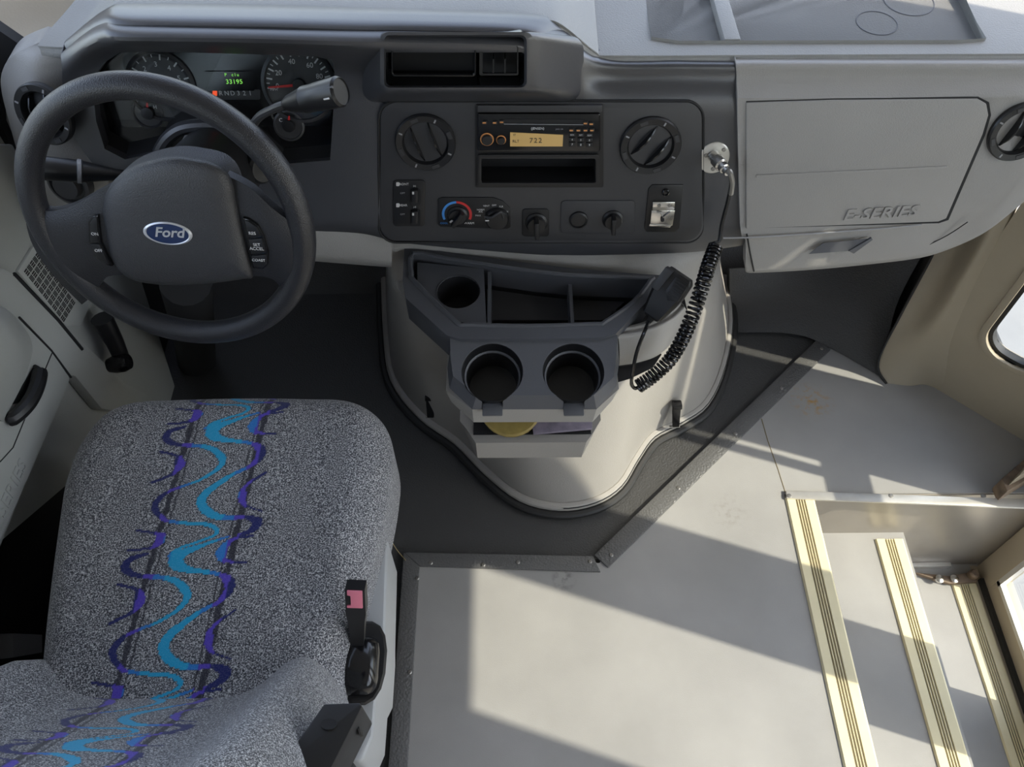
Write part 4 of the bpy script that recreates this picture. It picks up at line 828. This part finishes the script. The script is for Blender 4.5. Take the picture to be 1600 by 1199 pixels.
# ================================================================== DRIVER SEAT
se = thing('driver_seat', (-.45, .5, 0), 'speckled grey driver seat with cyan and purple squiggle stripe', 'seat')
ZS = .50
def S(zx, zy): q = at(200 + zx * .2085, 610 + zy * .2085, z=ZS); return np.array((q.x, q.y))
pat = [
 [(1000, 195, 10), (900, 225, 12), (790, 262, 20), (700, 295, 34), (645, 335, 54), (665, 372, 44), (740, 400, 24), (850, 412, 18), (945, 425, 15)],
 [(440, 440, 15), (560, 445, 18), (650, 470, 25), (710, 520, 31), (725, 560, 28), (690, 615, 20), (620, 665, 15), (520, 715, 12), (400, 755, 12), (310, 790, 12)],
 [(900, 610, 14), (800, 660, 18), (690, 730, 26), (610, 790, 33), (565, 860, 35), (600, 925, 35), (680, 970, 28), (790, 980, 18), (900, 975, 16)],
 [(300, 1000, 12), (430, 1020, 15), (560, 1025, 15), (640, 1040, 18), (685, 1075, 20), (650, 1120, 12), (540, 1160, 11), (400, 1210, 11), (320, 1265, 12)],
 [(450, 300, 12), (340, 330, 22), (300, 375, 32), (340, 420, 22), (440, 440, 14)], [(310, 790, 14), (250, 840, 24), (220, 890, 27), (240, 950, 22), (300, 1000, 14)],
 [(370, 155, 11), (500, 175, 12), (540, 205, 38), (500, 250, 20), (440, 268, 11), (310, 280, 10)], [(255, 485, 12), (375, 515, 14), (405, 575, 40), (375, 630, 22), (330, 665, 13), (195, 718, 12)],
 [(945, 430, 16), (1010, 470, 36), (1000, 530, 30), (940, 590, 18), (890, 615, 14)], [(900, 975, 14), (985, 1010, 38), (940, 1070, 24), (850, 1110, 16)],
 [(1165, 190, 10), (1020, 215, 13), (955, 290, 42), (965, 335, 25), (1000, 348, 11), (1120, 355, 10)], [(1050, 640, 9), (905, 735, 12), (870, 810, 29), (880, 872, 20), (920, 900, 9), (1015, 930, 9)]]
per = S(285, 380)[1] - S(99, 1343)[1]
sl0, sl1, sr0, sr1 = S(570, 60), S(270, 1000), S(1065, 80), S(862, 1000)
segs = []
mpz = abs(S(600, 600)[0] - S(700, 600)[0]) / 100
for ch in pat:
    P = [np.array((*S(a, b), r * mpz)) for a, b, r in ch]; P = [np.array(p) for p in spline([tuple(p) for p in P], 4)]
    # straighten to the stripe direction: x measured from the line between the stripes
    segs += list(zip(P, P[1:]))
mid0 = (sl0 + sr0) / 2; mid1 = (sl1 + sr1) / 2; slope = (mid1[0] - mid0[0]) / (mid1[1] - mid0[1]); half = ((sr0 - sl0)[0] + (sr1 - sl1)[0]) / 4
def midx(y): return mid0[0] + (y - mid0[1]) * slope
def paint(X, Yv):
    """colour of the woven stripe at a spot of the cloth (across, along)"""
    n = len(X); col = np.zeros((n, 4), np.float32); L = X - midx(Yv)
    act = np.abs(L) < half * 1.9
    xs, ys, Ls = X[act], Yv[act], L[act]; hit = np.zeros(len(xs), bool)
    for k in range(-2, 5):
        oy = -k * per
        for a, b in segs:
            ax_, ay_ = a[0] - midx(a[1]), a[1] + oy; bx_, by_ = b[0] - midx(b[1]), b[1] + oy
            m_ = (np.abs(ys - (ay_ + by_) / 2) < .03)
            if not m_.any(): continue
            dx, dy = bx_ - ax_, by_ - ay_; t = np.clip(((Ls[m_] - ax_) * dx + (ys[m_] - ay_) * dy) / (dx * dx + dy * dy + 1e-12), 0, 1)
            d = np.hypot(Ls[m_] - ax_ - t * dx, ys[m_] - ay_ - t * dy); hit[m_] |= d < a[2] + (b[2] - a[2]) * t
    c = np.zeros((len(xs), 4), np.float32)
    st_ = (np.abs(Ls + half) < .0042) | (np.abs(Ls + half - .0105) < .0013) | (np.abs(Ls - half) < .0048) | (np.abs(Ls - half + .0105) < .0013)
    c[st_] = (.018, .018, .03, .88)
    cy = np.array((.01, .36, .62)); pu = np.array((.085, .05, .46)); na = np.array((.008, .014, .12)); bl_ = np.array((.02, .14, .55))
    r = np.abs(Ls) / half; C3 = np.where((r < .55)[:, None], cy, np.where((r < .82)[:, None], bl_ * .75 + cy * .25, np.where((r < 1.10)[:, None], pu, na)))
    c[hit, :3] = C3[hit]; c[hit, 3] = .93
    col[act] = c; return col
def cloth(name, P, Wc, parent):
    """P: I x J x 3 positions, Wc: I x J x 2 cloth coordinates"""
    I, J = P.shape[:2]; idx = np.arange(I * J).reshape(I, J)
    f = np.stack([idx[:-1, :-1], idx[:-1, 1:], idx[1:, 1:], idx[1:, :-1]], -1).reshape(-1, 4)
    me = D.meshes.new(name); me.from_pydata(P.reshape(-1, 3).tolist(), [], f.tolist())
    a = me.color_attributes.new('weave', 'FLOAT_COLOR', 'POINT'); a.data.foreach_set('color', paint(Wc[..., 0].ravel(), Wc[..., 1].ravel()).ravel())
    return link(name, me, 'fabric', parent, angle=180)
# cushion: plan outline half widths along the depth, rolled edges
yb, yfr = .20, .797
prof = [(.20, -.652, -.236), (.34, -.664, -.232), (.45, -.684, -.216), (.55, -.702, -.200), (.63, -.716, -.192), (.69, -.716, -.190), (.73, -.705, -.198), (.76, -.688, -.215), (.785, -.655, -.245), (.795, -.62, -.28)]
pa = np.array(prof)
r_ = .055
sI = 330; sJ = 300
vlen = (yfr - yb) + .06
t1 = np.linspace(0, 1, sI)
def roll(s, flat, r, drop):  # arc length -> (travel, fall)
    arc = r * math.pi / 2
    tr_ = np.where(s < flat, s, np.where(s < flat + arc, flat + r * np.sin((s - flat) / r), flat + r)); fa = np.where(s < flat, 0, np.where(s < flat + arc, r * (1 - np.cos((s - flat) / r)), r + (s - flat - arc)))
    return tr_, fa
sv = np.linspace(0, (yfr - yb - r_) + r_ * math.pi / 2 + .06, sI); yv, fv = roll(sv, yfr - yb - r_, r_, .06); yv = yb + yv
xl = np.interp(yv, pa[:, 0], pa[:, 1]); xr = np.interp(yv, pa[:, 0], pa[:, 2])
k_ = np.ones(15) / 15; xl = np.convolve(np.pad(xl, 7, 'edge'), k_, 'valid'); xr = np.convolve(np.pad(xr, 7, 'edge'), k_, 'valid')
P = np.zeros((sI, sJ, 3)); Wc = np.zeros((sI, sJ, 2))
a_ = np.linspace(-1, 1, sJ)
for i in range(sI):
    w = (xr[i] - xl[i]) / 2; c = (xr[i] + xl[i]) / 2; tot = (w - r_) + r_ * math.pi / 2 + .10
    tx, fx = roll(np.abs(a_) * tot, w - r_, r_, .1)
    x = c + np.sign(a_) * tx
    crown = .012 * (1 - (tx / w) ** 2) - .010 * np.exp(-((yv[i] - .30) / .12) ** 2) + .006 * np.exp(-((np.abs(x - c) - .20) / .05) ** 2)
    P[i, :, 0] = x; P[i, :, 1] = yv[i]; P[i, :, 2] = ZS - fx - fv[i] + crown
    Wc[i, :, 0] = x; Wc[i, :, 1] = yv[i] + fv[i]
cloth('cushion', P, Wc, se)
# backrest: reclined, with side bolsters
bI, bJ = 260, 260
rec = math.radians(30); up = np.array((0, -math.sin(rec), math.cos(rec))); fo = np.array((0, math.cos(rec), math.sin(rec)))
base = np.array((-.472, .318, .46)); Pb = np.zeros((bI, bJ, 3)); Wb = np.zeros((bI, bJ, 2))
for i, s in enumerate(np.linspace(0, .72, bI)):
    w = np.interp(s, [0, .1, .35, .55, .68, .72], [.250, .258, .262, .24, .18, .12]); tot = (w - .05) + .05 * math.pi / 2 + .10
    tx, fx = roll(np.abs(a_ if bJ == sJ else np.linspace(-1, 1, bJ)) * tot, w - .05, .05, .1); sg_ = np.sign(np.linspace(-1, 1, bJ)); x = sg_ * tx
    bol = .052 * np.exp(-((np.abs(x) - w + .065) / .050) ** 2) * np.interp(s, [0, .05, .5, .7], [.8, 1, .8, .2]); topf = np.interp(s, [0, .60, .70, .72], [0, 0, .04, .07])
    p = base + up * s + fo[None, :] * (bol - fx * 1.0 - topf)[:, None] + np.array((1, 0, 0)) * x[:, None]
    Pb[i] = p; Wb[i, :, 0] = x * 1.0 + midx(.275) + 0.0 - .0; Wb[i, :, 1] = .275 - s
    Wb[i, :, 0] += midx(.275 - s) - midx(.275)
cloth('backrest', Pb, Wb, se)
loft('backrest_shell', [[V(base + up * s + fo * d) + V((x, 0, 0)) for x, d in ((-w, -.03), (w, -.03), (w, -.09), (w * .8, -.11), (-w * .8, -.11), (-w, -.09))] for s, w in ((-.02, .240), (.3, .25), (.55, .225), (.70, .13))], 'sidegrey', se, bevel=.004)
box('seat_pan', (-.68, .22, .33), (-.22, .74, .42), 'black', se, .02)
box('pedestal', (-.64, .20, -.005), (-.26, .68, .34), 'black', se, .01)
# grey side cover, buckle and armrest
scv = [at(p[0], p[1], x=-.205) for p in ((588, 838), (604, 838), (606, 846), (604, 960), (600, 985), (603, 1000), (600, 1060), (592, 1090), (586, 1130), (572, 1150), (560, 1150), (556, 1080), (566, 1000), (572, 900))]
def sxp(px, py, z): return at(px, py, z=z)
cov = [sxp(585, 836, .40), sxp(603, 838, .40), sxp(606, 846, .40), sxp(602, 975, .40), sxp(602, 1000, .40), sxp(597, 1070, .40), sxp(588, 1088, .40), sxp(583, 1150, .40), sxp(566, 1190, .40), sxp(535, 1190, .40), sxp(540, 1050, .40), sxp(565, 960, .40), sxp(575, 880, .40)]
bm_obj('side_cover', prism_bm(cov, (0, 0, -.14)), 'sidegrey', se, .008, seg=3)
bo = thing('seat_belt_buckle', sxp(562, 1040, .42), 'black seat belt buckle with faded red button beside seat cushion', 'buckle')
def bring(px, py, z, rx, ry, n=16, e=.5):
    c = sxp(px, py, z); return [c + V((rx * math.copysign(abs(math.cos(t)) ** e, math.cos(t)), ry * math.copysign(abs(math.sin(t)) ** e, math.sin(t)), 0)) for t in [2 * math.pi * (k + .5) / n for k in range(n)]]
loft('base_plate', [bring(566, 1035, .395, .036, .062, e=.8), bring(566, 1035, .42, .036, .062, e=.8), bring(566, 1035, .425, .032, .058, e=.8)], 'black', bo, angle=40)
loft('boot', [bring(562, 1042, .415, .030, .044), bring(562, 1040, .435, .029, .042), bring(561, 1034, .452, .025, .035), bring(560, 1022, .462, .016, .02)], 'gloss', bo, angle=60)
b0, b1 = sxp(560, 1010, .45), sxp(556, 914, .555)
bd = (b1 - b0); bL = bd.length; bd.normalize(); bs = V((1, 0, 0)); bs = (bs - bd * bs.dot(bd)).normalized(); bn_ = bs.cross(bd); bn_ = -bn_ if bn_.y > 0 else bn_
def bsec(t, w, h): c = b0 + bd * bL * t; return [c + bs * w + bn_ * h, c - bs * w + bn_ * h, c - bs * w - bn_ * h, c + bs * w - bn_ * h]
stl = loft('buckle', [bsec(0, .0085, .008), bsec(.5, .012, .010), bsec(.62, .014, .011), bsec(1.0, .0135, .010)], 'black', bo, bevel=.003)
tpn = bd
q = b0 + bd * bL
bm_obj('release_button', prism_bm([q + bs * .0105 + bn_ * .0125 - bd * .032, q - bs * .0115 + bn_ * .0125 - bd * .032, q - bs * .0115 + bn_ * .0125 - bd * .028, q - bs * .006 + bn_ * .0125 - bd * .027, q - bs * .006 + bn_ * .0125 - bd * .010, q - bs * .0105 + bn_ * .0125 - bd * .009, q - bs * .0105 + bn_ * .0125 - bd * .001, q + bs * .0105 + bn_ * .0125 - bd * .001], -bn_ * .006), 'pink', stl, .001)
ar0 = [at(p[0], p[1], z=.69) for p in ((506, 1100), (562, 1098), (566, 1104), (518, 1199), (470, 1290), (380, 1290), (436, 1199))]
am = bm_obj('armrest', prism_bm(ar0, (0, 0, -.085)), 'black', se, .006)
lathe('armrest_screw', at(514, 1132, z=.691), (0, 0, 1), [(.006, -.001), (.006, .001), (.004, .001), (0, 0)], 'dark', am, 14, sx=1.5)
lathe('armrest_slot', (ar0[2] * .72 + ar0[3] * .28) + V((.001, 0, -.04)), V((1, .35, 0)), [(.006, -.001), (.006, .001), (.0045, .001), (0, 0)], 'dark', am, 14, ref=(0, 0, 1), sx=2.2)
# lap belt anchor strap on the door side, and the straw
bt = tag(loft('seat_belt', [[V(p) for p in (at(-40, 992, z=.36), at(-40, 1035, z=.36), at(-40, 1035, z=.357), at(-40, 992, z=.357))], [V(p) for p in (at(20, 990, z=.37), at(20, 1028, z=.37), at(20, 1028, z=.367), at(20, 990, z=.367))], [V(p) for p in (at(66, 992, z=.34), at(66, 1020, z=.34), at(66, 1020, z=.337), at(66, 992, z=.337))]], 'belt', None), 'grey webbing seat belt strap between seat and driver door', 'seat belt')
box('belt_floor_box', (-.80, .1, -.005), (-.70, .35, .30), 'dark', floor, .01)
tag(tube('straw', spline([at(606, 838, z=.006), at(614, 850, z=.012), at(622, 862, z=.006), at(634, 876, z=.008)], 4), .0008, 'straw', None, 5), 'thin dry straw lying on black mat beside edging strip', 'straw')
